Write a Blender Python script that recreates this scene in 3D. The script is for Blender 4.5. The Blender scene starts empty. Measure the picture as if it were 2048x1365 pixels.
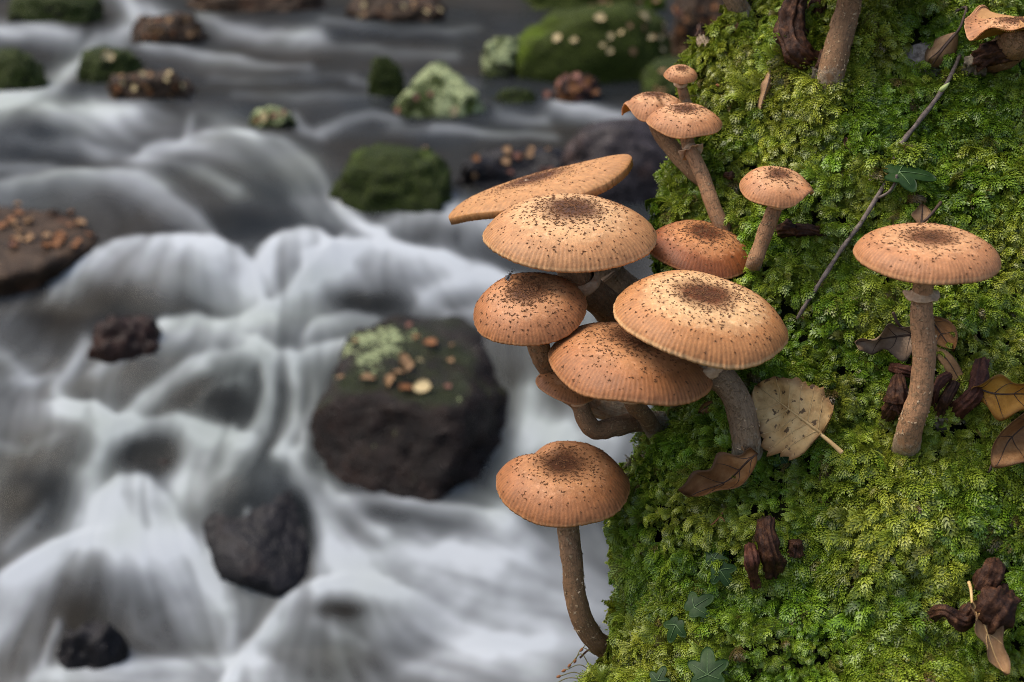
import bpy, bmesh, math, random
import numpy as np
from mathutils import Vector, Matrix
from mathutils.bvhtree import BVHTree

random.seed(7)
rng = np.random.default_rng(7)
scene = bpy.context.scene
COL = scene.collection

# ------------------------------------------------------------------ camera
CAM_Z, PITCH, LENS = 1.2, 25.0, 50.0
FPX = LENS / 36.0 * 2048.0
cam_data = bpy.data.cameras.new('camera')
cam_data.lens = LENS
cam_data.sensor_width = 36.0
cam_data.clip_start = 0.02
cam_data.clip_end = 400.0
cam_data.dof.use_dof = True
cam_data.dof.focus_distance = 0.580
cam_data.dof.aperture_fstop = 11.5
cam_data.dof.aperture_blades = 0
cam = bpy.data.objects.new('camera', cam_data)
COL.objects.link(cam)
cam.location = (0, 0, CAM_Z)
cam.rotation_euler = (math.radians(90 - PITCH), 0, 0)
scene.camera = cam

# ------------------------------------------------------------------ sky, sun, exposure
SUN_EL, SUN_AZ = 60.0, -80.0          # azimuth from +Y (ahead of the camera), negative = left
world = bpy.data.worlds.new('World')
scene.world = world
world.use_nodes = True
wn = world.node_tree.nodes
sky = wn.new('ShaderNodeTexSky')
sky.sky_type = 'NISHITA'
sky.sun_disc = False
sky.sun_elevation = math.radians(SUN_EL)
sky.sun_rotation = math.radians(SUN_AZ)
sky.air_density = 1.0
sky.dust_density = 4.5
sky.ozone_density = 1.0
wn['Background'].inputs['Strength'].default_value = 0.15
world.node_tree.links.new(sky.outputs[0], wn['Background'].inputs['Color'])

sun_data = bpy.data.lights.new('sun', 'SUN')
sun_data.energy = 1.1
sun_data.angle = math.radians(35)
sun_data.color = (1.0, 0.95, 0.87)
sun = bpy.data.objects.new('sun', sun_data)
COL.objects.link(sun)
_az, _el = math.radians(SUN_AZ), math.radians(SUN_EL)
_sd = Vector((math.sin(_az) * math.cos(_el), math.cos(_az) * math.cos(_el), math.sin(_el)))
sun.rotation_euler = _sd.to_track_quat('Z', 'Y').to_euler()
sun.location = (-2, 2, 4)

scene.view_settings.view_transform = 'Standard'
scene.view_settings.look = 'None'
scene.view_settings.exposure = 0.9
scene.view_settings.gamma = 1.0
scene.view_settings.use_curve_mapping = False
scene.render.engine = 'CYCLES'
scene.cycles.use_denoising = True
scene.cycles.denoising_prefilter = 'NONE'
scene.cycles.denoising_input_passes = 'RGB_ALBEDO_NORMAL'
scene.cycles.filter_width = 0.9
scene.cycles.max_bounces = 6
scene.cycles.diffuse_bounces = 2
scene.cycles.glossy_bounces = 2
scene.cycles.transmission_bounces = 3
scene.cycles.transparent_max_bounces = 8
scene.cycles.caustics_reflective = False
scene.cycles.caustics_refractive = False

# ------------------------------------------------------------------ geometry of the view (used to survey the place)
_p = math.radians(PITCH)
C0 = np.array([0.0, 0.0, CAM_Z])
FW = np.array([0.0, math.cos(_p), -math.sin(_p)])
UP = np.array([0.0, math.sin(_p), math.cos(_p)])
RT = np.array([1.0, 0.0, 0.0])


def ray(px, py):
    px = np.asarray(px, float); py = np.asarray(py, float)
    return FW + ((px - 1024.0) / FPX)[..., None] * RT - ((py - 682.5) / FPX)[..., None] * UP


def W(px, py, d):
    return C0 + np.asarray(d, float)[..., None] * ray(px, py)


def proj(p):
    q = np.asarray(p) - C0
    d = q @ FW
    return 1024.0 + FPX * (q @ RT) / d, 682.5 - FPX * (q @ UP) / d, d


# ------------------------------------------------------------------ numpy helpers
def _hash(i, j, k, seed):
    n = (i.astype(np.int64) * 374761393 + j.astype(np.int64) * 668265263 + k.astype(np.int64) * 2147483647 + seed * 1274126177) & 0xFFFFFFFF
    n = ((n ^ (n >> 13)) * 1274126177) & 0xFFFFFFFF
    n = n ^ (n >> 16)
    return (n & 0xFFFF) / 32767.5 - 1.0


def vnoise(p, seed=0):
    p = np.asarray(p, float)
    f = np.floor(p)
    t = p - f
    t = t * t * t * (t * (t * 6 - 15) + 10)
    i, j, k = f[..., 0], f[..., 1], f[..., 2]
    r = 0.0
    for a in (0, 1):
        wa = t[..., 0] if a else 1 - t[..., 0]
        for b in (0, 1):
            wb = t[..., 1] if b else 1 - t[..., 1]
            for c in (0, 1):
                wc = t[..., 2] if c else 1 - t[..., 2]
                r = r + wa * wb * wc * _hash(i + a, j + b, k + c, seed)
    return r


def fbm(p, octaves=4, seed=0, gain=0.5):
    r, a, f = 0.0, 1.0, 1.0
    for o in range(octaves):
        r = r + a * vnoise(np.asarray(p) * f + 17.3 * o, seed + o)
        a *= gain; f *= 2.03
    return r


def smooth(x, a, b):
    t = np.clip((np.asarray(x, float) - a) / (b - a), 0, 1)
    return t * t * (3 - 2 * t)


def unit(v):
    v = np.asarray(v, float)
    return v / (np.linalg.norm(v, axis=-1, keepdims=True) + 1e-12)


def spline(pts, n):
    """Catmull-Rom through points, n samples evenly spread by parameter."""
    P = np.asarray(pts, float)
    m = len(P)
    P = np.vstack([2 * P[0] - P[1], P, 2 * P[-1] - P[-2]])
    t = np.linspace(0, m - 1 - 1e-9, n)
    i = np.floor(t).astype(int)
    u = (t - i)[:, None]
    p0, p1, p2, p3 = P[i], P[i + 1], P[i + 2], P[i + 3]
    return 0.5 * (2 * p1 + (p2 - p0) * u + (2 * p0 - 5 * p1 + 4 * p2 - p3) * u ** 2 + (3 * p1 - p0 - 3 * p2 + p3) * u ** 3)


# ------------------------------------------------------------------ object helpers
def mesh_from(name, verts, faces, attrs=None, smooth_shade=True):
    me = bpy.data.meshes.new(name)
    verts = np.asarray(verts, np.float32)
    if isinstance(faces, np.ndarray):
        nf, k = faces.shape
        me.vertices.add(len(verts)); me.vertices.foreach_set('co', verts.ravel())
        me.loops.add(nf * k); me.loops.foreach_set('vertex_index', faces.astype(np.int32).ravel())
        me.polygons.add(nf)
        me.polygons.foreach_set('loop_start', np.arange(0, nf * k, k, dtype=np.int32))
        me.update(calc_edges=True)
    else:
        me.from_pydata(verts.tolist(), [], faces)
    if smooth_shade:
        me.polygons.foreach_set('use_smooth', np.ones(len(me.polygons), bool))
    for k, v in (attrs or {}).items():
        v = np.asarray(v, np.float32)
        if v.ndim == 2:
            a = me.attributes.new(k, 'FLOAT_VECTOR', 'POINT'); a.data.foreach_set('vector', v.ravel())
        else:
            a = me.attributes.new(k, 'FLOAT', 'POINT'); a.data.foreach_set('value', v)
    me.update()
    return me


def link(name, me, material=None, parent=None, loc=None):
    o = bpy.data.objects.new(name, me)
    COL.objects.link(o)
    if material is not None:
        me.materials.clear(); me.materials.append(material)
    if parent is not None:
        o.parent = parent
    if loc is not None:
        o.location = loc
    return o


def tag(o, label=None, cat=None, group=None, kind=None):
    if label: o['label'] = label
    if cat: o['category'] = cat
    if group: o['group'] = group
    if kind: o['kind'] = kind
    return o


def empty(name, loc):
    o = bpy.data.objects.new(name, None)
    o.empty_display_size = 0.01
    COL.objects.link(o)
    o.location = [float(c) for c in loc]
    return o


def grid_faces(nu, nv, close_u=False, off=0):
    """faces of a grid stored row by row: index = v*nu + u"""
    u = np.arange(nu if close_u else nu - 1); v = np.arange(nv - 1)
    U, V = np.meshgrid(u, v)
    U2 = (U + 1) % nu
    f = np.stack([V * nu + U, V * nu + U2, (V + 1) * nu + U2, (V + 1) * nu + U], -1).reshape(-1, 4)
    return f + off


def tube(path, radii, seg=12, cap=True, lump=0.0, lump_scale=200.0, seed=1):
    path = np.asarray(path, float); n = len(path)
    radii = np.broadcast_to(np.asarray(radii, float), (n,))
    T = unit(np.gradient(path, axis=0))
    ref = np.array([0.3, -1.0, 0.1]); N = np.zeros_like(path)
    v = ref - T[0] * (ref @ T[0]); N[0] = unit(v)
    for i in range(1, n):
        v = N[i - 1] - T[i] * (N[i - 1] @ T[i]); N[i] = unit(v)
    B = np.cross(T, N)
    a = np.linspace(0, 2 * math.pi, seg, endpoint=False)
    dirs = np.cos(a)[None, :, None] * N[:, None, :] + np.sin(a)[None, :, None] * B[:, None, :]
    r = radii[:, None] * np.ones((n, seg))
    V = path[:, None, :] + dirs * r[..., None]
    if lump:
        r = r * (1 + lump * fbm(V * lump_scale, 3, seed))
        V = path[:, None, :] + dirs * r[..., None]
    V = V.reshape(-1, 3)
    F = grid_faces(seg, n, True)
    if cap:
        V = np.vstack([V, path[0] - T[0] * radii[0] * .3, path[-1] + T[-1] * radii[-1] * .3])
        k = n * seg
        F = [tuple(int(c) for c in f) for f in F]
        for i in range(seg):
            j = (i + 1) % seg
            F.append((j, i, k)); F.append(((n - 1) * seg + i, (n - 1) * seg + j, k + 1))
    return V, F


class MB:
    """collects verts/faces of several shapes into one mesh"""
    def __init__(self): self.v, self.f, self.n = [], [], 0
    def add(self, V, F):
        V = np.asarray(V, float)
        self.v.append(V)
        self.f.extend(tuple(int(c) + self.n for c in f) for f in F)
        self.n += len(V)
    def mesh(self, name, origin=(0, 0, 0), smooth_shade=True):
        return mesh_from(name, np.vstack(self.v) - np.asarray(origin), self.f, None, smooth_shade)


# ------------------------------------------------------------------ material helpers
class NT:
    def __init__(self, name):
        self.m = bpy.data.materials.new(name)
        self.m.use_nodes = True
        self.t = self.m.node_tree
        self.t.nodes.clear()
        self.out = self.t.nodes.new('ShaderNodeOutputMaterial')
    def set(self, sock, v):
        if v is None: return
        if isinstance(v, bpy.types.NodeSocket): self.t.links.new(v, sock)
        elif isinstance(v, (tuple, list)) and len(v) == 3 and sock.type == 'RGBA': sock.default_value = (*v, 1)
        else: sock.default_value = v
    def node(self, t, ins=None, **props):
        n = self.t.nodes.new(t)
        for k, v in props.items(): setattr(n, k, v)
        for k, v in (ins or {}).items(): self.set(n.inputs[k], v)
        return n
    def attr(self, name, kind='GEOMETRY', out='Fac'):
        return self.node('ShaderNodeAttribute', attribute_name=name, attribute_type=kind).outputs[out]
    def noise(self, scale, detail=3, rough=.5, vec=None, dist=0.0):
        n = self.node('ShaderNodeTexNoise', {'Scale': scale, 'Detail': detail, 'Roughness': rough, 'Distortion': dist, 'Vector': vec if vec is not None else self.pos()})
        return n.outputs['Fac']
    def pos(self):
        if not hasattr(self, '_pos'):
            self._pos = self.node('ShaderNodeTexCoord').outputs['Object']
        return self._pos
    def math(self, op, a, b=None, c=None, clamp=False):
        n = self.node('ShaderNodeMath', operation=op, use_clamp=clamp)
        for i, v in enumerate((a, b, c)): self.set(n.inputs[i], v)
        return n.outputs[0]
    def map(self, v, a, b, c=0.0, d=1.0):
        n = self.node('ShaderNodeMapRange', {'Value': v, 'From Min': a, 'From Max': b, 'To Min': c, 'To Max': d}, interpolation_type='SMOOTHSTEP')
        return n.outputs[0]
    def mix(self, f, a, b, mode='MIX'):
        n = self.node('ShaderNodeMix', data_type='RGBA', blend_type=mode)
        self.set(n.inputs[0], f); self.set(n.inputs[6], a); self.set(n.inputs[7], b)
        return n.outputs[2]
    def ramp(self, f, stops):
        n = self.node('ShaderNodeValToRGB', {'Fac': f})
        cr = n.color_ramp
        while len(cr.elements) < len(stops): cr.elements.new(0.5)
        for e, (p, c) in zip(cr.elements, stops): e.position = p; e.color = (*c, 1)
        return n.outputs['Color']
    def bump(self, h, strength=.5, dist=.001, normal=None):
        return self.node('ShaderNodeBump', {'Height': h, 'Strength': strength, 'Distance': dist, 'Normal': normal}).outputs[0]
    def principled(self, **ins):
        n = self.node('ShaderNodeBsdfPrincipled')
        for k, v in ins.items(): self.set(n.inputs[k.replace('_', ' ')], v)
        return n.outputs[0]
    def finish(self, shader):
        self.t.links.new(shader, self.out.inputs['Surface'])
        return self.m



# ================================================================== the mossy stump
_ey = [-700, -300, -100, 0, 60, 110, 190, 290, 350, 430, 520, 620, 720, 800, 860, 950, 1050, 1130, 1200, 1270, 1365, 1500, 2100]
_ex = [1690, 1600, 1545, 1505, 1478, 1432, 1396, 1356, 1330, 1318, 1325, 1332, 1328, 1312, 1298, 1262, 1238, 1236, 1250, 1244, 1204, 1160, 1080]
EDGE_A, EDGE_B = 1000.0, 0.066


def edge_x(py):
    return np.interp(py, _ey, _ex) + 8


def front_depth(py):
    return np.interp(py, [-700, 0, 350, 700, 1050, 1365, 2100], [.70, .635, .605, .58, .555, .53, .47])


def mound_depth(px, py):
    """distance of the stump's surface along the view axis"""
    c = np.clip(1 - (np.asarray(px, float) - edge_x(py)) / EDGE_A, -1, 1)
    return front_depth(py) + EDGE_B - EDGE_B * np.sqrt(np.maximum(0, 1 - c * c))


def mound_point(theta, py, lumps=True):
    px = edge_x(py) + EDGE_A * (1 - np.cos(theta))
    d = front_depth(py) + EDGE_B - EDGE_B * np.sin(theta) * np.where(theta < 0, 2.2, 1.0)
    P = W(px, py, d)
    if lumps:
        out = unit(np.stack([-np.cos(theta) * .9, -np.abs(np.sin(theta)) * .6 - .1, 0.5 + 0 * theta], -1))
        P = P + out * (0.0075 * fbm(P * 20, 2, 3) + 0.0025 * fbm(P * 75, 2, 9))[..., None]
    return P


def mound_normal(theta, py):
    e = 1e-2
    du = mound_point(theta + e, py) - mound_point(theta - e, py)
    dv = mound_point(theta, py + 6) - mound_point(theta, py - 6)
    return unit(np.cross(dv, du))


def build_stump():
    root = empty('mossy_stump', W(1750, 1300, 0.62))
    o0 = np.array(root.location)
    th = np.radians(np.concatenate([np.linspace(-100, -20, 20), np.linspace(-18, 95, 170), np.linspace(100, 180, 16)]))
    py = np.concatenate([np.linspace(-700, -60, 24), np.linspace(-50, 1420, 260), np.linspace(1450, 2100, 16)])
    T, Y = np.meshgrid(th, py)
    V = mound_point(T, Y) - mound_normal(T, Y) * 0.0045
    # carry the stump down to the bank and up past the frame
    foot = V[-1].copy(); foot[:, 2] = -0.25; foot[:, :2] += (foot[:, :2] - foot[:, :2].mean(0)) * .25
    V = np.concatenate([V, ((V[-1] * .5 + foot * .5))[None], foot[None]], 0)
    nv, nu = V.shape[:2]
    verts = V.reshape(-1, 3) - o0
    faces = grid_faces(nu, nv, True)
    n = NT('stump_wood')
    nz = n.noise(160, 5, .6)
    col = n.ramp(nz, [(.3, (.006, .007, .002)), (.55, (.014, .016, .004)), (.8, (.03, .03, .01))])
    m = n.finish(n.principled(Base_Color=col, Roughness=.9, Specular_IOR_Level=.1, Normal=n.bump(nz, .8, .003)))
    link('wood', mesh_from('wood', verts, faces), m, root)
    tag(root, 'tree stump thickly covered in bright green moss on the stream bank', 'tree stump')
    return root


stump = build_stump()


# ------------------------------------------------------------------ moss: thousands of small feathery fronds
def frond_mesh(seed, plume=False):
    r = np.random.default_rng(seed)
    V, F, Q = [], [], []

    def leaf(p, d, nrm, L, w):
        s = np.cross(d, nrm); s /= np.linalg.norm(s) + 1e-9
        k = len(V)
        V.extend([p - s * w * .35, p + d * L * .45 + s * w * .5 + nrm * L * .10, p + d * L, p + d * L * .45 - s * w * .5 + nrm * L * .10])
        F.append((k, k + 1, k + 2, k + 3))
        Q.extend([0, .5, 1, .5])
    L = 1.0
    arch = r.uniform(.30, .55)
    droop = r.uniform(.6, 1.2)
    side = r.uniform(-.25, .25)

    def stem(t):
        return np.array([L * t * (1 - .22 * t), side * t * t, arch * math.sin(min(t * 1.7, 1.57)) - droop * .6 * t ** 2.2])
    nb = 12 if plume else 7
    if plume: arch, droop = arch * 1.35, droop * 1.1
    for i in range(nb):
        t = .10 + .86 * (i + r.uniform(-.2, .2)) / nb
        p = stem(t); tan = unit(stem(t + .03) - stem(t - .03))
        sd = unit(np.cross([0, 0, 1], tan)); nr = unit(np.cross(tan, sd))
        bl = (.42 * (1 - t) ** .6 + .12) * r.uniform(.7, 1.2) * (.42 if plume else 1)
        for sgn in (-1, 1):
            ang = math.radians(r.uniform(35, 60))
            d0 = unit(tan * math.cos(ang) + sd * sgn * math.sin(ang) + nr * r.uniform(-.1, .4))
            curl = r.uniform(.2, .6)
            nl = max(3, int(bl / .075))
            for j in range(nl):
                u = (j + .5) / nl
                q = p + d0 * bl * u - nr * bl * curl * u * u + tan * bl * .3 * u * u
                d1 = unit(d0 + tan * .6 * u - nr * 2 * curl * u)
                s1 = unit(np.cross(d1, nr))
                for k in (-1, 1):
                    leaf(q, unit(d1 + s1 * k * .42 + nr * r.uniform(.0, .35)), nr, .135 * (1.1 - .4 * u) * r.uniform(.8, 1.2), .062)
                leaf(q, unit(d1 + nr * r.uniform(.25, .5)), s1, .12, .05)
    for i in range(10):
        t = .05 + .95 * i / 10
        p = stem(t); tan = unit(stem(t + .03) - stem(t - .03))
        sd = unit(np.cross([0, 0, 1], tan)); nr = unit(np.cross(tan, sd))
        for k in (-1, 1):
            leaf(p, unit(tan + sd * k * .4 + nr * .3), nr, .15, .07)
    V = np.array(V)
    me = mesh_from('moss_frond', V, np.array(F), {'tip': np.array(Q)}, smooth_shade=False)
    return me


def tuft_mesh(seed):
    """short upright shoots for the under layer"""
    r = np.random.default_rng(seed)
    V, F, Q = [], [], []
    for s in range(5):
        a = r.uniform(0, 6.28); lean = r.uniform(.2, .9)
        d = unit(np.array([math.cos(a) * lean, math.sin(a) * lean, 1]))
        h = r.uniform(.35, .6)
        for j in range(6):
            p = d * h * (j + .5) / 6
            for k in range(3):
                b = r.uniform(0, 6.28)
                e = unit(np.array([math.cos(b), math.sin(b), .35]) + d * .7)
                sd = unit(np.cross(e, d)); i0 = len(V)
                L, w = .17, .06
                V.extend([p - sd * w * .3, p + e * L * .45 + sd * w * .5, p + e * L, p + e * L * .45 - sd * w * .5])
                F.append((i0, i0 + 1, i0 + 2, i0 + 3)); Q.extend([0, .5, 1, .5])
    return mesh_from('moss_tuft', np.array(V), np.array(F), {'tip': np.array(Q)}, smooth_shade=False)


def moss_material():
    n = NT('moss_green')
    tint = n.attr('tint', 'INSTANCER'); val = n.attr('bright', 'INSTANCER')
    tip = n.attr('tip')
    fresh = n.mix(tip, (.048, .106, .006), (.19, .32, .020))
    gold = n.mix(tip, (.115, .138, .009), (.41, .43, .050))
    col = n.mix(tint, fresh, gold)
    brown = n.mix(n.attr('dead', 'INSTANCER'), col, (.12, .075, .025))
    col = n.mix(1.0, brown, n.node('ShaderNodeCombineColor', {0: val, 1: val, 2: val}).outputs[0], 'MULTIPLY')
    d = n.principled(Base_Color=col, Roughness=.42, Specular_IOR_Level=.5)
    tr = n.node('ShaderNodeBsdfTranslucent', {'Color': n.mix(.5, col, (.3, .38, .02))}).outputs[0]
    sh = n.node('ShaderNodeMixShader', {0: .2, 1: d, 2: tr}).outputs[0]
    return n.finish(sh)


MOSS_MAT = moss_material()


def scatter_object(name, pts, eul, scl, idx, extra, sources, parent):
    me = mesh_from(name, pts, [], dict(rot=eul, scl=scl, **extra))
    a = me.attributes.new('idx', 'INT', 'POINT'); a.data.foreach_set('value', idx.astype(np.int32))
    o = link(name, me, None, parent)
    lib = bpy.data.collections.new(name + '_source')
    for k, s in enumerate(sources):
        so = bpy.data.objects.new('%s_source_%02d' % (name, k), s)
        s.materials.clear(); s.materials.append(MOSS_MAT)
        lib.objects.link(so)
    ng = bpy.data.node_groups.new(name + '_nodes', 'GeometryNodeTree')
    ng.interface.new_socket('Geometry', in_out='INPUT', socket_type='NodeSocketGeometry')
    ng.interface.new_socket('Geometry', in_out='OUTPUT', socket_type='NodeSocketGeometry')
    N, Lk = ng.nodes, ng.links
    gi, go = N.new('NodeGroupInput'), N.new('NodeGroupOutput')
    ci = N.new('GeometryNodeCollectionInfo'); ci.inputs['Collection'].default_value = lib
    ci.inputs['Separate Children'].default_value = True; ci.inputs['Reset Children'].default_value = True
    ip = N.new('GeometryNodeInstanceOnPoints'); ip.inputs['Pick Instance'].default_value = True

    def na(nm, dt):
        x = N.new('GeometryNodeInputNamedAttribute'); x.data_type = dt; x.inputs['Name'].default_value = nm
        return next(s for s in x.outputs if s.enabled and s.name == 'Attribute')
    e2r = N.new('FunctionNodeEulerToRotation')
    Lk.new(na('rot', 'FLOAT_VECTOR'), e2r.inputs[0])
    Lk.new(gi.outputs[0], ip.inputs['Points']); Lk.new(ci.outputs[0], ip.inputs['Instance'])
    Lk.new(e2r.outputs[0], ip.inputs['Rotation'])
    Lk.new(na('scl', 'FLOAT'), ip.inputs['Scale']); Lk.new(na('idx', 'INT'), ip.inputs['Instance Index'])
    Lk.new(ip.outputs[0], go.inputs[0])
    md = o.modifiers.new('scatter', 'NODES'); md.node_group = ng
    return o


def euler_from(X, Y, Z):
    ry = -np.arcsin(np.clip(X[:, 2], -1, 1))
    rx = np.arctan2(Y[:, 2], Z[:, 2]); rz = np.arctan2(X[:, 1], X[:, 0])
    return np.stack([rx, ry, rz], -1)


# places where the moss is worn away or hidden below a thing: (px, py, radius)
BARE = [(1850, 105, 42), (1868, 128, 30)]


def moss_layer(n, lo, hi, seed, nvar, under):
    r = np.random.default_rng(seed)
    th = np.radians(r.uniform(-38, 92, n * 3)); py = r.uniform(-60, 1430, n * 3)
    # even cover: thin out by area
    du = np.linalg.norm(mound_point(th + 1e-2, py, False) - mound_point(th, py, False), axis=1)
    dv = np.linalg.norm(mound_point(th, py + 5, False) - mound_point(th, py, False), axis=1)
    area = du * dv
    keep = r.uniform(0, 1, len(th)) < area / np.percentile(area, 97)
    px = edge_x(py) + EDGE_A * (1 - np.cos(th))
    for bx, by, br in BARE:
        keep &= ~((np.hypot(px - bx, py - by) < br * r.uniform(.5, 1.1, len(th))) & (th > 0))
    keep &= (px < 2200)
    th, py = th[keep][:n], py[keep][:n]
    P = mound_point(th, py); Nn = mound_normal(th, py)
    m = len(P)
    down = np.array([0., 0, -1.])
    D = down - Nn * (Nn @ down)[:, None]
    D = unit(D + 1e-4)
    S = np.cross(Nn, D)
    swirl = fbm(P * 45, 2, 21) * 1.5 + r.normal(0, .55, m)
    X = D * np.cos(swirl)[:, None] + S * np.sin(swirl)[:, None]
    lift = r.uniform(.15, .9, m)
    X = unit(X + Nn * lift[:, None])
    Z = unit(Nn - X * (np.sum(Nn * X, 1))[:, None]); Y = np.cross(Z, X)
    roll = r.normal(0, .45, m)
    Y, Z = Y * np.cos(roll)[:, None] + Z * np.sin(roll)[:, None], Z * np.cos(roll)[:, None] - Y * np.sin(roll)[:, None]
    if under:
        Z = unit(Nn + r.normal(0, .3, (m, 3))); X = unit(np.cross(S, Z)); Y = np.cross(Z, X)
    patch = fbm(P * 38, 3, 5); fine = vnoise(P * 120, 8)
    tint = np.clip(.38 + .55 * patch + .22 * fine + r.normal(0, .14, m), 0, 1)
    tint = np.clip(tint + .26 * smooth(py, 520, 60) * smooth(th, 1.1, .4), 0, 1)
    bright = np.clip(1.0 + .28 * fbm(P * 60, 2, 14) + r.normal(0, .16, m), .45, 1.7)
    dead = (r.uniform(0, 1, m) < .035 + .06 * (vnoise(P * 70, 31) > .45)) * r.uniform(.4, 1, m)
    if under:
        bright *= .95
    scl = r.uniform(lo, hi, m) * (1 + .42 * vnoise(P * 42, 40))
    P = P + Nn * (-.0015 + 0.0045 * np.clip(fbm(P * 85, 2, 77) + .1, -.2, 1) + (0 if under else 1) * r.uniform(-.0015, .0015, m))[:, None]
    pl = (vnoise(P * 34, 91) + .5 * vnoise(P * 110, 92) + r.normal(0, .25, m)) > .12
    ix = np.where(pl, r.integers(8, 12, m), r.integers(0, 8, m)) if nvar == 12 else r.integers(0, nvar, m)
    if nvar == 12: scl = scl * np.where(pl, 1.15, 1.0)
    return P, euler_from(X, Y, Z), scl, ix, dict(tint=tint, bright=bright, dead=dead)


_o0 = np.array(stump.location)
fr = [frond_mesh(100 + k, k >= 8) for k in range(12)]
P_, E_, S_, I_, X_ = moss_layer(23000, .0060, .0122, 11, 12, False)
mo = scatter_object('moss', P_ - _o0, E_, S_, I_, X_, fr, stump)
tag(mo, kind='stuff')
tu = [tuft_mesh(200 + k) for k in range(8)]
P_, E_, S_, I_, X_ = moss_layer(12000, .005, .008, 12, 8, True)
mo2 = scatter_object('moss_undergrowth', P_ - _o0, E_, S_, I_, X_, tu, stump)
tag(mo2, kind='stuff')

# ================================================================== the stream
# long profile of the stream: distance from the camera (Y) -> height of the water
_sy = [-1.0, 1.0, 1.5, 1.6, 1.75, 1.85, 1.93, 2.05, 2.15, 2.30, 2.45, 2.9, 4.5, 9.0, 40.0]
_sz = [-.06, -.05, -.04, -.02, .063, .11, .155, .215, .23, .31, .33, .35, .37, .45, .9]


def water_base(Y):
    return np.interp(Y, _sy, _sz)


_prow = np.linspace(-420, 1900, 1200)
_pr = ray(np.full_like(_prow, 1024.0), _prow)
_lo = np.full_like(_prow, .3); _hi = np.full_like(_prow, 60.0)
for _i in range(60):
    _mid = (_lo + _hi) / 2
    _z = CAM_Z + _mid * _pr[:, 2]; _yy = _mid * _pr[:, 1]
    _above = _z > water_base(_yy)
    _lo = np.where(_above, _mid, _lo); _hi = np.where(_above, _hi, _mid)
_pd = (_lo + _hi) / 2
_pd = np.convolve(np.pad(_pd, 6, 'edge'), np.ones(13) / 13, 'valid')


def water_depth(py):
    return np.interp(py, _prow, _pd)


def on_water(px, py):
    return W(px, py, water_depth(py))


# swells where the water slides over sunken stones: place, half width, half depth, height
SWELLS = [(385, 545, 120, 70, .035), (585, 520, 80, 60, .035), (800, 530, 170, 50, .022), (450, 690, 170, 45, .018), (600, 690, 90, 45, .016),
          (450, 790, 120, 65, .035), (150, 880, 90, 70, .02), (270, 1010, 90, 60, .02), (300, 1120, 190, 70, .025), (490, 1000, 110, 80, .06),
          (120, 250, 200, 45, .03), (420, 300, 150, 30, .02), (660, 1230, 150, 75, .028), (60, 1000, 90, 70, .035), (900, 1180, 200, 60, .012),
          (1130, 320, 160, 50, .03), (80, 660, 120, 50, .02), (160, 375, 200, 40, .02), (650, 300, 90, 60, -.015), (470, 470, 150, 30, -.012)]
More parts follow.
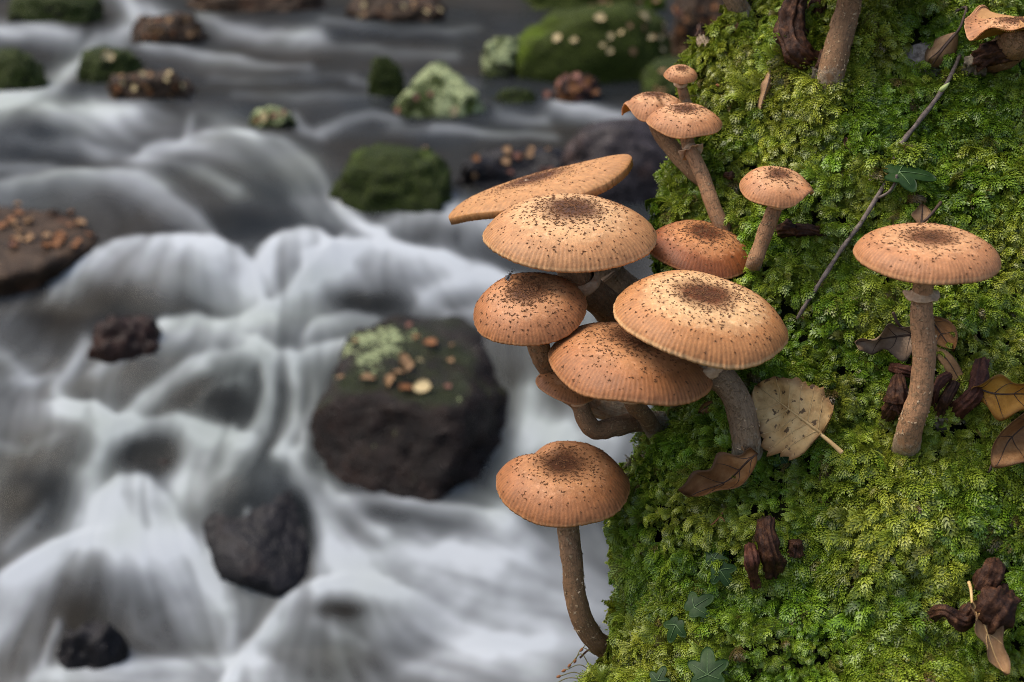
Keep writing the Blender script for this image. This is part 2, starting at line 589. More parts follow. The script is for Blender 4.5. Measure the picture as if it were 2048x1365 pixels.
# white strands: points, reach above, reach below, strength
STR = [
    ([(235, -20), (275, 25), (330, 42)], 26, 26, .85), ([(-60, 62), (60, 68), (140, 82)], 18, 18, .8), ([(250, 62), (205, 88), (155, 128), (110, 165), (40, 190), (-60, 210)], 18, 26, .85),
    ([(405, 28), (450, 55), (520, 68), (640, 74)], 14, 18, .65), ([(285, 92), (350, 102), (430, 118), (620, 135)], 9, 14, .6), ([(-60, 190), (60, 215), (150, 228), (260, 225)], 22, 26, .55),
    ([(285, 302), (330, 284), (375, 282), (430, 275), (500, 267)], 7, 34, .75), ([(372, 282), (388, 240)], 7, 7, .45),
    ([(130, 280), (260, 315), (400, 345), (470, 380)], 12, 20, .35), ([(-60, 380), (60, 370), (140, 356), (210, 351), (270, 360), (330, 385), (385, 425), (420, 470)], 10, 34, .62),
    ([(-60, 335), (100, 340)], 20, 14, .3), ([(430, 275), (520, 300), (590, 350), (640, 420), (690, 470)], 40, 34, .42), ([(555, 280), (620, 330), (662, 400), (730, 462)], 10, 16, .4),
    ([(590, 235), (603, 258), (640, 272)], 7, 9, .45), ([(645, 258), (690, 234), (740, 224), (785, 232)], 7, 12, .5), ([(780, 250), (900, 256), (1100, 268)], 6, 10, .18),
    ([(1105, 208), (1170, 222), (1260, 244)], 12, 16, 1.0), ([(1140, 340), (1230, 352), (1330, 365)], 10, 20, .45),
    ([(688, 412), (735, 448), (775, 462)], 10, 18, .75), ([(735, 472), (780, 440), (830, 420), (905, 412)], 18, 28, .5), ([(900, 432), (1010, 452)], 16, 24, .4),
    ([(185, 512), (225, 484), (300, 477), (370, 478), (430, 485), (478, 512), (506, 552), (522, 592)], 7, 62, 1.0), ([(110, 590), (150, 548), (190, 510)], 8, 20, .5),
    ([(512, 545), (524, 498), (558, 470), (600, 462), (642, 474), (664, 496)], 7, 55, 1.0), ([(672, 500), (720, 485), (770, 480), (830, 498), (920, 535), (1000, 556), (1130, 590)], 9, 46, .95),
    ([(840, 600), (885, 575), (960, 562), (1060, 575)], 12, 22, .6), ([(830, 585), (880, 622), (960, 625)], 8, 16, .45),
    ([(325, 662), (390, 648), (440, 656), (500, 641), (550, 615), (592, 578), (640, 535), (662, 500)], 9, 40, .9), ([(195, 722), (270, 690), (330, 656)], 7, 22, .55),
    ([(618, 690), (638, 648), (680, 631), (745, 629)], 6, 24, .5), ([(512, 694), (560, 719), (610, 726), (650, 712), (692, 688)], 6, 22, .85),
    ([(588, 724), (599, 780), (592, 850), (556, 912)], 13, 13, .6), ([(560, 724), (548, 800), (535, 870)], 8, 8, .3), ([(640, 715), (628, 800), (600, 880)], 8, 8, .3),
    ([(228, 855), (300, 792), (360, 747), (430, 722), (500, 711), (531, 735), (540, 790), (522, 850), (486, 884)], 8, 20, .65), ([(270, 842), (335, 785), (410, 750)], 10, 14, .35),
    ([(365, 850), (420, 800), (480, 770)], 8, 12, .22), ([(195, 735), (280, 704), (370, 682)], 12, 16, .3),
    ([(172, 688), (140, 728), (116, 770), (130, 812), (155, 835)], 12, 14, .6), ([(30, 762), (105, 748)], 8, 10, .35), ([(-40, 700), (20, 720), (60, 760)], 14, 14, .35),
    ([(138, 806), (190, 815), (222, 846), (290, 851), (360, 842), (410, 852), (468, 863)], 7, 36, .95), ([(118, 832), (178, 850), (200, 890), (182, 950)], 12, 14, .35),
    ([(236, 866), (204, 910), (182, 960), (192, 1025)], 30, 34, .7), ([(402, 868), (392, 920), (366, 985)], 30, 34, .85),
    ([(200, 1050), (216, 1000), (248, 968), (292, 966), (330, 1000), (366, 1060)], 8, 50, .8), ([(-40, 1200), (40, 1138), (110, 1096), (190, 1080)], 8, 40, .85),
    ([(190, 1080), (260, 1085), (350, 1100), (420, 1150), (452, 1210)], 40, 40, .65), ([(250, 1100), (330, 1180), (400, 1260), (450, 1300)], 40, 40, .3), ([(418, 1120), (450, 1200), (462, 1290)], 14, 14, .35),
    ([(-40, 1320), (30, 1230), (110, 1130)], 24, 24, .5), ([(94, 1335), (103, 1280), (110, 1250)], 6, 6, .7), ([(90, 1352), (250, 1332), (400, 1322), (520, 1332)], 14, 26, .7),
    ([(470, 880), (448, 960), (398, 1010)], 20, 20, .4), ([(490, 1045), (496, 1100)], 7, 7, .8), ([(538, 1056), (560, 1110), (566, 1155)], 12, 12, .7),
    ([(612, 868), (602, 912)], 5, 5, .6), ([(585, 918), (622, 985), (650, 1060), (690, 1145)], 22, 22, .85), ([(640, 960), (700, 1015), (770, 1065)], 14, 18, .5),
    ([(700, 1000), (850, 1012), (1000, 1030)], 6, 16, .5), ([(455, 1375), (500, 1290), (560, 1210), (620, 1175), (700, 1160), (775, 1176)], 9, 36, .9), ([(640, 1262), (740, 1300)], 10, 12, .3),
    ([(1060, 790), (1052, 870), (1030, 950), (1010, 1045)], 30, 30, .5), ([(1085, 875), (1220, 860)], 34, 34, .65), ([(20, 1100), (70, 1062), (100, 1020)], 12, 12, .35), ([(-20, 890), (60, 905), (120, 880)], 14, 16, .3),
    ([(620, 92), (760, 99), (920, 110)], 7, 12, .30), ([(700, 158), (800, 170)], 6, 10, .25), ([(470, 192), (620, 202), (745, 190)], 6, 10, .28), ([(860, 252), (960, 262), (1110, 278)], 5, 9, .35), ([(1000, 222), (1090, 240)], 6, 8, .35), ([(420, 150), (560, 165), (700, 148)], 5, 9, .22), ([(640, 40), (800, 58), (960, 62)], 5, 9, .25), ([(900, 150), (960, 172)], 5, 8, .25),
    ([(660, 1090), (760, 1110), (900, 1100), (1040, 1120)], 30, 40, .5), ([(760, 1360), (900, 1300), (1100, 1290)], 20, 26, .35),
]
# broad pale or clear patches: place, half sizes, strength
PATCH = [(100, 235, 200, 46, .62), (240, 245, 110, 45, .45), (30, 265, 34, 14, -.3), (95, 275, 34, 12, -.3), (400, 565, 110, 55, .35), (395, 640, 45, 22, -.35), (585, 535, 70, 55, .45),
         (800, 545, 160, 45, .42), (735, 605, 60, 20, -.5), (600, 640, 70, 55, .3), (690, 600, 40, 25, -.15), (270, 1035, 60, 55, .45), (330, 1125, 110, 60, .45), (500, 960, 80, 55, .18),
         (850, 1140, 290, 95, .62), (1050, 1260, 270, 140, .72), (690, 1232, 48, 22, -.75), (1130, 900, 120, 60, .4), (300, 1372, 280, 24, .55), (1200, 370, 120, 40, .22), (1180, 650, 80, 60, .3),
         (350, 340, 250, 60, .18), (500, 420, 130, 30, .1), (60, 830, 120, 60, .18), (820, 1035, 120, 18, -.3), (1000, 460, 150, 60, .25), (170, 1245, 70, 70, -.5), (560, 560, 14, 40, -.2), (300, 908, 80, 42, -.9), (60, 1010, 75, 60, -.5), (240, 650, 100, 60, -.4), (100, 655, 55, 42, -.3), (500, 1060, 95, 90, -.35), (612, 1060, 26, 110, -.9), (440, 825, 75, 40, -.5), (380, 800, 60, 40, -.25), (300, 690, 50, 30, -.2), (60, 900, 70, 50, -.2), (640, 590, 40, 40, -.2), (470, 440, 130, 34, -.25), (330, 470, 80, 16, -.2), (230, 600, 70, 30, -.25), (270, 740, 70, 40, -.25), (550, 950, 40, 50, -.25), (660, 470, 60, 18, -.3), (60, 320, 110, 16, -.25), (300, 335, 120, 14, -.15), (350, 1230, 40, 60, -.15), (420, 1290, 60, 30, -.15), (800, 1090, 70, 20, -.2), (720, 1080, 60, 30, -.2), (960, 1170, 80, 20, -.12), (820, 1310, 70, 30, -.2)]
# which way the water runs
FLOW = [(60, 70, 1, .2), (290, 20, .4, 1), (170, 120, -1, 1), (60, 200, -1, .2), (500, 65, 1, .1), (420, 120, 1, .15), (700, 90, 1, .05), (900, 130, 1, .1), (800, 260, 1, .02), (1100, 270, 1, .05),
        (100, 250, 1, .25), (250, 240, .6, 1), (330, 290, 1, -.1), (200, 320, 1, .18), (420, 360, 1, .3), (100, 365, 1, -.1), (270, 365, 1, .35), (350, 430, .8, .7), (560, 320, .8, .6), (640, 420, .6, .8),
        (720, 450, 1, .3), (850, 430, -.3, .6), (250, 500, -.8, .6), (340, 520, -.3, 1), (420, 540, .15, 1), (500, 560, .6, 1), (530, 520, -.4, 1), (590, 510, 0, 1), (650, 520, .5, 1), (750, 520, -.2, 1), (860, 540, .5, .8), (1000, 570, 1, .3),
        (400, 640, 0, 1), (350, 690, -.8, .7), (480, 690, -.4, 1), (560, 660, -.1, 1), (620, 660, -.3, 1), (700, 640, .8, .2), (560, 740, -.1, 1), (600, 790, 0, 1), (650, 760, -.3, 1), (560, 880, -.5, 1),
        (300, 780, -.8, .7), (400, 780, -.7, .8), (500, 780, .1, 1), (530, 830, -.3, 1), (150, 700, -.5, 1), (120, 790, .2, 1), (60, 740, -.8, .3), (170, 830, .3, 1), (130, 900, -.4, 1), (220, 900, -.4, 1), (400, 900, -.3, 1), (300, 860, 0, 1),
        (260, 1000, 0, 1), (330, 1040, .4, 1), (200, 1050, -.4, 1), (100, 1120, -.8, .7), (40, 1220, -.5, 1), (260, 1120, .2, 1), (350, 1160, .5, 1), (430, 1200, .3, 1), (170, 1200, -.2, 1),
        (460, 950, -.5, 1), (520, 1000, -.1, 1), (560, 1100, .1, 1), (620, 1000, .4, 1), (680, 1120, .5, 1), (760, 1060, .9, .4), (900, 1020, 1, .1), (900, 1150, 1, .25), (1050, 1250, 1, .15), (560, 1250, -.5, 1), (640, 1220, -.2, 1), (740, 1260, .5, 1), (850, 1320, 1, .3), (300, 1345, 1, 0),
        (1050, 850, -.2, 1), (1150, 900, -.6, 1), (1020, 720, 0, 1), (1200, 640, 0, 1), (1200, 350, 1, .1), (1170, 225, 1, .15)]


def seg_dist(U, V, pts):
    best = np.full(U.shape, 1e9); side = np.zeros(U.shape)
    for (x0, y0), (x1, y1) in zip(pts[:-1], pts[1:]):
        dx, dy = x1 - x0, y1 - y0
        t = np.clip(((U - x0) * dx + (V - y0) * dy) / (dx * dx + dy * dy + 1e-9), 0, 1)
        ex, ey = U - x0 - t * dx, V - y0 - t * dy
        d = np.hypot(ex, ey)
        below = np.where(dx >= 0, dx * ey - dy * ex, -(dx * ey - dy * ex)) if abs(dx) > .35 * abs(dy) else ex
        m = d < best
        best = np.where(m, d, best); side = np.where(m, below, side)
    return best, side


def build_water():
    step = 4.5
    us = np.arange(-560, 2460, step); vs = np.concatenate([np.arange(-400, -60, 14), np.arange(-60, 1500, step), np.arange(1510, 1900, 30)])
    U, V = np.meshgrid(us, vs)
    shp = U.shape
    # flow direction field
    fx = np.zeros(shp); fy = np.zeros(shp); wsum = np.full(shp, 1e-9)
    for (x, y, dx, dy) in FLOW:
        l = math.hypot(dx, dy)
        w = 1.0 / (((U - x) ** 2 + ((V - y) * 1.4) ** 2) + 900) ** 1.6
        fx += w * dx / l; fy += w * dy / l; wsum += w
    fl = np.hypot(fx, fy) + 1e-12
    fx /= fl; fy /= fl
    # silky strands: noise dragged along the flow
    nz = np.random.default_rng(3).uniform(0, 1, shp)

    def samp(A, jj, ii):
        jj = np.clip(jj, 0, shp[0] - 1.001); ii = np.clip(ii, 0, shp[1] - 1.001)
        j0, i0 = jj.astype(int), ii.astype(int); a, b = jj - j0, ii - i0
        return A[j0, i0] * (1 - a) * (1 - b) + A[j0 + 1, i0] * a * (1 - b) + A[j0, i0 + 1] * (1 - a) * b + A[j0 + 1, i0 + 1] * a * b
    J0, I0 = np.meshgrid(np.arange(shp[0], dtype=float), np.arange(shp[1], dtype=float), indexing='ij')

    def drag(A, n):
        acc = A.copy(); cnt = 1
        for sg in (-1, 1):
            J, I = J0.copy(), I0.copy()
            for k in range(n):
                vx = samp(fx, J, I); vy = samp(fy, J, I)
                I += sg * vx * .9; J += sg * vy * .9
                acc += samp(A, J, I); cnt += 1
        return acc / cnt
    k = np.ones(3) / 3
    n1 = drag(nz, 14)
    n2 = nz.copy()
    for _ in range(6):
        n2 = np.apply_along_axis(lambda m: np.convolve(m, k, 'same'), 0, n2); n2 = np.apply_along_axis(lambda m: np.convolve(m, k, 'same'), 1, n2)
    n2 = drag(n2, 26)
    n1 = (n1 - n1.mean()) / n1.std(); n2 = (n2 - n2.mean()) / n2.std()
    silk = .20 * n1 + .85 * n2
    # wander the drawing a little so nothing is a clean band
    wob = np.stack([U / 90, V / 90, 0 * U], -1)
    Uw = U + 9 * vnoise(wob, 50) + 5 * vnoise(wob * 2.3, 51); Vw = V + 7 * vnoise(wob, 52) + 4 * vnoise(wob * 2.3, 53)
    foam = np.full(shp, .09) + .18 * smooth(V, 350, 800)
    for (x, y, a, b, s) in PATCH:
        foam += .55 * s * np.exp(-(((Uw - x) / a) ** 2 + ((Vw - y) / b) ** 2) ** 1.2)
    line = np.zeros(shp)
    for pts, wu, wd, s in STR:
        d, side = seg_dist(Uw, Vw, pts)
        w = np.where(side > 0, wd, wu)
        line = line + s * np.exp(-(d / (w * 1.05)) ** 1.6) * (1 - .35 * np.clip(line, 0, 1))
    foam = foam + .74 * line
    lum = np.clip(foam, 0, 1.25)
    foam = lum * (1 + .21 * silk + .16 * fbm(np.stack([Uw / 60, Vw / 42, 0 * U], -1), 3, 130)) + .05 * silk * smooth(lum, .02, .2)
    for _ in range(2):
        foam = (foam + np.roll(foam, 1, 0) + np.roll(foam, -1, 0) + np.roll(foam, 1, 1) + np.roll(foam, -1, 1)) / 5
    foam = np.clip(foam, 0.0, 1.15)
    # right bank side and far water beyond the picture run calm
    P = on_water(U, V)
    z = np.zeros(shp)
    for (x, y, a, b, h) in SWELLS:
        z += .45 * h * np.exp(-(((U - x) / a) ** 2 + ((V - y) / b) ** 2))
    ppm = water_depth(V) / FPX
    z += line * .003 * np.clip(ppm / .00075, .6, 1.6)
    z += .0007 * silk * np.clip(lum + .25, 0, 1) * np.clip(ppm / .00075, .6, 1.4)
    z += .006 * fbm(P * 5.5, 2, 60)
    P[..., 2] += z
    warm = np.clip(.5 + .9 * fbm(P * 2.6, 3, 71), 0, 1)
    me = mesh_from('water', P.reshape(-1, 3), grid_faces(shp[1], shp[0])[:, ::-1], {'foam': foam.ravel(), 'silk': np.clip(.5 + .2 * silk, 0, 1).ravel()})
    n = NT('stream_water')
    f = n.attr('foam')
    veil = n.math('MINIMUM', n.math('POWER', n.math('MAXIMUM', f, 0.0), 1.65), 1.0)
    green = n.noise(3.2, 3, .5)
    white = n.mix(n.map(green, .42, .68), (.565, .605, .625), (.45, .495, .465))
    foam_s = n.node('ShaderNodeMixShader', {0: .35, 1: n.node('ShaderNodeBsdfDiffuse', {'Color': white}).outputs[0], 2: n.node('ShaderNodeBsdfTranslucent', {'Color': white}).outputs[0]}).outputs[0]
    deep = n.mix(n.map(n.noise(2.4, 3, .55), .42, .66), (.010, .013, .015), (.021, .016, .010))
    body = n.node('ShaderNodeBsdfDiffuse', {'Color': deep}).outputs[0]
    clear = n.node('ShaderNodeBsdfTransparent', {'Color': (.60, .64, .64)}).outputs[0]
    under = n.node('ShaderNodeMixShader', {0: .55, 1: clear, 2: body}).outputs[0]
    gl = n.node('ShaderNodeBsdfGlossy', {'Color': (.30, .30, .29), 'Roughness': .28}).outputs[0]
    fr = n.node('ShaderNodeFresnel', {'IOR': 1.25}).outputs[0]
    wet = n.node('ShaderNodeMixShader', {0: fr, 1: under, 2: gl}).outputs[0]
    sh = n.node('ShaderNodeMixShader', {0: veil, 1: wet, 2: foam_s}).outputs[0]
    o = link('water', me, n.finish(sh))
    tag(o, 'silky white and dark stream water tumbling over stones', 'water', kind='structure')
    # the bed below
    us = np.arange(-900, 2900, 22.0); vs = np.concatenate([np.arange(-420, 1890, 16.0)])
    U, V = np.meshgrid(us, vs)
    P = on_water(U, V)
    P[..., 2] += -.05 + .022 * fbm(P * 9, 3, 90) + np.where(P[..., 2] > 0, 0, 0)
    n = NT('bed_stones')
    vo = n.node('ShaderNodeTexVoronoi', {'Scale': 13.0, 'Vector': n.pos(), 'Randomness': 1.0})
    nz = n.noise(30, 5, .6)
    col = n.mix(.5, n.ramp(nz, [(.3, (.012, .009, .006)), (.55, (.034, .021, .011)), (.75, (.065, .036, .015))]), n.ramp(n.node('ShaderNodeSeparateColor', {0: vo.outputs['Color']}).outputs[0], [(.2, (.016, .012, .010)), (.5, (.036, .022, .013)), (.8, (.030, .026, .020))]))
    m = n.finish(n.principled(Base_Color=col, Roughness=.6, Normal=n.bump(vo.outputs['Distance'], .8, -.02)))
    tag(link('stream_bed', mesh_from('stream_bed', P.reshape(-1, 3), grid_faces(U.shape[1], U.shape[0])[:, ::-1]), m), 'brown stony bed under the stream', 'stream bed', kind='structure')
    # woodland ground reaching out to the horizon, below and beyond the stream
    xs = np.concatenate([-np.geomspace(60, 1, 24), np.linspace(-.9, .9, 12), np.geomspace(1, 60, 24)])
    ys = np.concatenate([np.linspace(-6, 5, 22), np.geomspace(5.3, 90, 36)])
    X, Y = np.meshgrid(xs, ys)
    Z = water_base(Y) - .16 + .05 * fbm(np.stack([X, Y, 0 * X], -1) * .8, 3, 95)
    Z += .55 * smooth(np.abs(X), 2.0 + .3 * np.maximum(Y, 0), 5.5 + .5 * np.maximum(Y, 0)) + 4.5 * smooth(Y, 6, 13) + 2.5 * smooth(np.abs(X), 5, 10)  # high outer banks, out of view, added to keep low sky out of reflections
    n = NT('woodland_ground')
    nz = n.noise(6, 6, .65)
    col = n.ramp(nz, [(.3, (.02, .016, .010)), (.5, (.07, .04, .02)), (.62, (.05, .06, .015)), (.8, (.16, .085, .035))])
    m = n.finish(n.principled(Base_Color=col, Roughness=.9, Normal=n.bump(nz, .8, .05)))
    tag(link('ground', mesh_from('ground', np.stack([X, Y, Z], -1).reshape(-1, 3), grid_faces(len(xs), len(ys))), m), 'leaf strewn woodland ground around the stream', 'ground', kind='structure')


build_water()


# ------------------------------------------------------------------ boulders
def wd(py): return float(water_depth(py))


def rock_material(name, stone, moss, moss_amt, lichen_amt, rough=.55, lichen=(.27, .31, .15), at=None, wet=0.0):
    n = NT(name)
    nz = n.noise(14, 6, .62); nz2 = n.noise(40, 5, .6)
    geo = n.node('ShaderNodeNewGeometry').outputs['Normal']
    up = n.node('ShaderNodeSeparateXYZ', {0: geo}).outputs[2]
    col = n.ramp(nz2, [(.3, tuple(c * .45 for c in stone)), (.55, stone), (.8, tuple(min(1, c * 1.9) for c in stone))])
    col = n.mix(n.math('MULTIPLY', n.map(nz, .52, .7), .5), col, tuple(a * b for a, b in zip(stone, (2.0, 1.2, .75))))
    if wet == 1 and at is None: rough = .42
    patch = n.noise(22, 5, .7, dist=.4)
    col = n.mix(n.map(patch, .46, .60, 0.0, .75), col, tuple(c * .30 for c in stone))
    col = n.mix(n.map(n.noise(70, 4, .65), .60, .70, 0.0, .0 if (wet and at is None) else .55), col, tuple(min(1, c * 3.2) for c in stone))
    hgt = nz2
    if moss_amt > 0:
        mk = n.math('ADD', n.math('MULTIPLY', up, .45), n.math('ADD', nz, moss_amt - .85))
        mk = n.map(mk, -.02, .22)
        fine = n.noise(170, 4, .6)
        mc = n.mix(n.map(fine, .35, .7), tuple(c * .45 for c in moss), tuple(c * 1.35 for c in moss))
        mc = n.mix(n.map(n.noise(5, 4, .6), .52, .68), mc, tuple(a * b for a, b in zip(moss, (2.3, 2.5, 1.0))))
        col = n.mix(mk, col, mc)
        hgt = n.math('ADD', hgt, n.math('MULTIPLY', fine, .6))
    if lichen_amt > 0:
        lk = n.math('ADD', n.math('MULTIPLY', n.noise(11, 5, .7, dist=.6), 1.0), n.math('ADD', n.math('MULTIPLY', up, .16), lichen_amt - .85))
        if at is not None:
            dist = n.node('ShaderNodeVectorMath', {0: n.node('ShaderNodeNewGeometry').outputs['Position'], 1: at[0]}, operation='DISTANCE').outputs['Value']
            lk = n.math('ADD', n.math('ADD', n.math('MULTIPLY', n.math('SUBTRACT', n.noise(34, 5, .7), .5), 1.5), n.math('MULTIPLY', n.math('SUBTRACT', n.noise(120, 4, .6), .5), .8)), n.math('ADD', lk, n.map(dist, at[1] * 2.2, at[1] * .2, -.34, .08)))
        col = n.mix(n.map(lk, -.02, .08), col, n.mix(n.map(n.noise(90, 4, .6), .4, .65), tuple(c * .6 for c in lichen), tuple(min(1, c * 1.3) for c in lichen)))
    return n.finish(n.principled(Base_Color=col, Roughness=rough, Specular_IOR_Level=.14 + .05 * wet, Normal=n.bump(hgt, .9, .012)))


M_MOSSDARK = rock_material('rock_dark_moss', (.018, .015, .011), (.026, .038, .004), .50, .06)
M_MOSSBRIGHT = rock_material('rock_bright_moss', (.018, .016, .009), (.034, .048, .004), .80, .0, rough=.7)
M_LICHEN = rock_material('rock_lichen', (.028, .022, .016), (.035, .05, .006), .45, .30)
_d = wd(1005)
M_CENTRAL = rock_material('rock_central', (.016, .0095, .007), (.016, .021, .003), .02, .21, rough=.22, at=(tuple(W(np.array(728.), np.array(700.), np.array(_d + .13))), .06), wet=1)
M_BROWN = rock_material('rock_brown', (.050, .031, .018), (.035, .030, .007), .0, .0)
M_WET = rock_material('rock_wet', (.010, .009, .010), (.04, .05, .02), .0, .0, rough=.22, wet=1)
M_WETBROWN = rock_material('rock_wet_brown', (.026, .012, .008), (.05, .06, .02), .0, .0, rough=.25, wet=1)
M_PURPLE = rock_material('rock_purple', (.044, .036, .036), (.04, .05, .02), .0, .0, rough=.3)

ico_bm = bmesh.new()
bmesh.ops.create_icosphere(ico_bm, subdivisions=5, radius=1.0)
ICO_V = unit(np.array([v.co[:] for v in ico_bm.verts])); ICO_F = np.array([[v.index for v in f.verts] for f in ico_bm.faces])
ico_bm.free()
ROCKS = {}


def finish_rock(key, V, mat, label, group):
    c = V.mean(0); c[2] = V[:, 2].min()
    root = link('boulder', mesh_from('boulder', V - c, ICO_F), mat, None, [float(a) for a in c])
    tag(root, label, 'boulder', group)
    ROCKS[key] = BVHTree.FromPolygons(V.tolist(), ICO_F.tolist())
    return root


def boulder(key, bbox, mat, label, seed, depth_ratio=.8, boxy=2.6, rough=.16, lean=0.0, flat=0.0, sink=0.0, group='boulders in the stream'):
    """rounded stone: waterline at the bottom of bbox, top reaching its upper edge"""
    x0, y0, x1, y1 = bbox
    r = np.random.default_rng(seed)
    foot = on_water(np.array((x0 + x1) / 2.0), np.array(float(y1)))
    d = float(water_depth(y1))
    a = (x1 - x0) / 2 * d / FPX
    b = a * depth_ratio
    D = ICO_V
    e = 2.0 / boxy
    S = np.sign(D) * np.abs(D) ** e
    S = S / (np.sum(np.abs(S) ** boxy, 1) ** (1 / boxy))[:, None]
    off = r.uniform(0, 50, 3)
    k = 1 + rough * fbm(D * 1.5 + off, 4, seed) + rough * .35 * fbm(D * 5 + off, 3, seed + 9)
    S = S * k[:, None]
    if flat: S[:, 2] = np.where(S[:, 2] > 1 - flat, 1 - flat + (S[:, 2] - 1 + flat) * .3, S[:, 2])
    S[:, 0] += lean * S[:, 2]
    cen = foot + np.array([0, b * .85, 0]); h = a * .5
    for _ in range(12):
        V = S * np.array([a, b, h]) + cen
        V[:, 2] += -.02
        px, py, _d = proj(V)
        h *= float(np.clip(1 + ((y1 + 10 - y0) - (y1 + 10 - py.min())) / max(20.0, (y1 - y0) * .9) * .7, .5, 1.8))
        vis = py < y1
        w = px[vis].max() - px[vis].min() if vis.sum() > 30 else px.max() - px.min()
        a *= (x1 - x0) / w
        cen[0] += ((x0 + x1) / 2 - (px[vis].max() + px[vis].min()) / 2 if vis.sum() > 30 else 0) * d / FPX
    V[:, 2] -= sink
    return finish_rock(key, V, mat, label, group)


def hull_rock(key, pts, mat, label, seed, rough=.02, soften=3, group='boulders in the stream'):
    """angular stone from corner points (px, py, metres behind the waterline point)"""
    C = np.array([W(np.array(float(a)), np.array(float(b)), np.array(float(d))) for a, b, d in pts])
    bm = bmesh.new()
    for p in C: bm.verts.new(p)
    bmesh.ops.convex_hull(bm, input=bm.verts)
    bm.faces.ensure_lookup_table()
    tree = BVHTree.FromBMesh(bm)
    cen = C.mean(0)
    V = np.zeros_like(ICO_V)
    for i, dv in enumerate(ICO_V):
        hit = tree.ray_cast(Vector(cen), Vector(dv))
        V[i] = hit[0] if hit[0] else cen
    bm.free()
    nb = [[] for _ in range(len(V))]
    for f in ICO_F:
        for i in range(3): nb[f[i]].append(f[(i + 1) % 3])
    A = np.array([(n + n[:1] * 6)[:6] for n in nb])
    for _ in range(soften):
        V = .5 * V + .5 * V[A].mean(1)
    size = np.linalg.norm(V - cen, axis=1).mean()
    nrm = unit(V - cen)
    V = V + nrm * (rough * size * (fbm(V * 3.2 / size, 4, seed) + .5 * fbm(V * 12 / size, 3, seed + 3)))[:, None]
    return finish_rock(key, V, mat, label, group)



_d = wd(1005)
hull_rock('central', [(745, 634, _d + .22), (935, 636, _d + .24), (1008, 700, _d + .22), (700, 665, _d + .18), (668, 780, _d + .02), (920, 815, _d - .01), (1036, 790, _d + .14), (1026, 930, _d + .08), (618, 858, _d + .06),
                      (655, 960, _d + .03), (700, 1000, _d + .02), (860, 1020, _d - .01), (985, 1010, _d + .04), (680, 1100, _d + .04), (960, 1110, _d + .04), (800, 640, _d + .30), (980, 900, _d + .25), (700, 900, _d + .25)],
          M_CENTRAL, 'large dark wet boulder with lichen and fallen leaves on top, left of the mushrooms', 5, .05, 1)
_d = wd(235)
hull_rock('lichen', [(880, 116, _d + .10), (850, 135, _d + .06), (905, 150, _d + .05), (775, 222, _d + .02), (815, 190, _d - .02), (955, 185, _d + .02), (985, 236, _d + .05), (900, 245, _d - .02), (800, 250, _d), (980, 260, _d + .1), (860, 200, _d + .3)],
          M_LICHEN, 'pointed boulder with pale green lichen on its peak', 6, .05, 3)
_d = wd(570)
hull_rock('slab', [(-150, 388, _d + .22), (60, 392, _d + .24), (150, 420, _d + .18), (205, 462, _d + .08), (190, 490, _d + .04), (100, 528, _d - .03), (-20, 560, _d - .05), (-160, 570, _d - .04), (195, 560, _d + .10), (60, 605, _d), (-60, 640, _d), (-160, 640, _d), (150, 600, _d + .1)],
          M_BROWN, 'flat brown slab strewn with orange leaves at the left edge of the stream', 7, .03, 3)
_d = wd(1170) + .067
hull_rock('veiled', [(455, 900, _d + .10), (560, 900, _d + .10), (600, 920, _d + .06), (410, 985, _d + .02), (390, 1060, _d - .02), (645, 1080, _d - .02), (640, 1175, _d - .06), (480, 1150, _d - .10), (560, 1190, _d - .10), (420, 1150, _d - .06), (520, 1240, _d), (520, 960, _d + .3)],
          M_WET, 'dark wet rock with water sliding down it below the central boulder', 8, .04, 4)
boulder('b1', (15, -40, 212, 50), M_MOSSDARK, 'mossy dark boulder cut by the top edge, first from the upper corner', 21)
boulder('b2', (252, 24, 418, 86), M_BROWN, 'long brown boulder dotted with small leaves in the upper stream', 22, .6, lean=.2)
boulder('b3', (153, 90, 294, 168), M_MOSSDARK, 'small mossy boulder with one round yellow leaf on top', 23, .8)
boulder('b4', (-70, 94, 98, 186), M_MOSSDARK, 'dark mossy boulder at the upper edge of the stream beside the white channel', 24, .8)
boulder('b5', (212, 138, 392, 200), M_BROWN, 'low leafy brown stone between the white channel and the dark pool', 25, .6, rough=.25)
boulder('b7', (657, 284, 912, 416), M_MOSSDARK, 'square dark mossy boulder in the middle of the stream', 27, .65, 2.9, .16)
boulder('b9', (735, 112, 812, 198), M_MOSSDARK, 'little green mossy stone leaning beside the pointed lichen boulder', 29, .8)
boulder('b10', (1020, 6, 1350, 160), M_MOSSBRIGHT, 'long bright green mossy boulder on the far bank', 30, .6, 2.8, .10)
boulder('b11', (962, 72, 1066, 156), M_LICHEN, 'small dark rock with a pale lichen stripe against the long mossy boulder', 31, .7)
boulder('b12', (910, 292, 1165, 384), M_WET, 'low dark wet rock sprinkled with leaves behind the saucer shaped cap', 32, .5, rough=.2)
boulder('b13', (1105, 232, 1400, 400), M_PURPLE, 'smooth purplish wet rock behind the small ringed mushroom', 33, .6, rough=.10)
boulder('b14', (1280, 112, 1440, 204), M_MOSSDARK, 'dark mossy rock behind the tiniest mushroom', 34, .7)
boulder('b15', (498, 212, 594, 254), M_LICHEN, 'small pale topped stone alone in the dark pool', 35, .6)
boulder('b16', (690, -24, 898, 42), M_BROWN, 'dark leafy boulder cut by the top edge in the middle', 36, .6)
boulder('b17', (1040, -60, 1340, 22), M_MOSSBRIGHT, 'mossy bank rock cut by the top edge above the long green boulder', 37, .6)
boulder('b18', (370, -50, 660, 24), M_BROWN, 'dark bank rock cut by the top edge beside the white rapid', 38, .5)
boulder('b19', (1085, 148, 1200, 208), M_WETBROWN, 'low stone heaped with reddish leaves below the long mossy boulder', 39, .6, rough=.3)
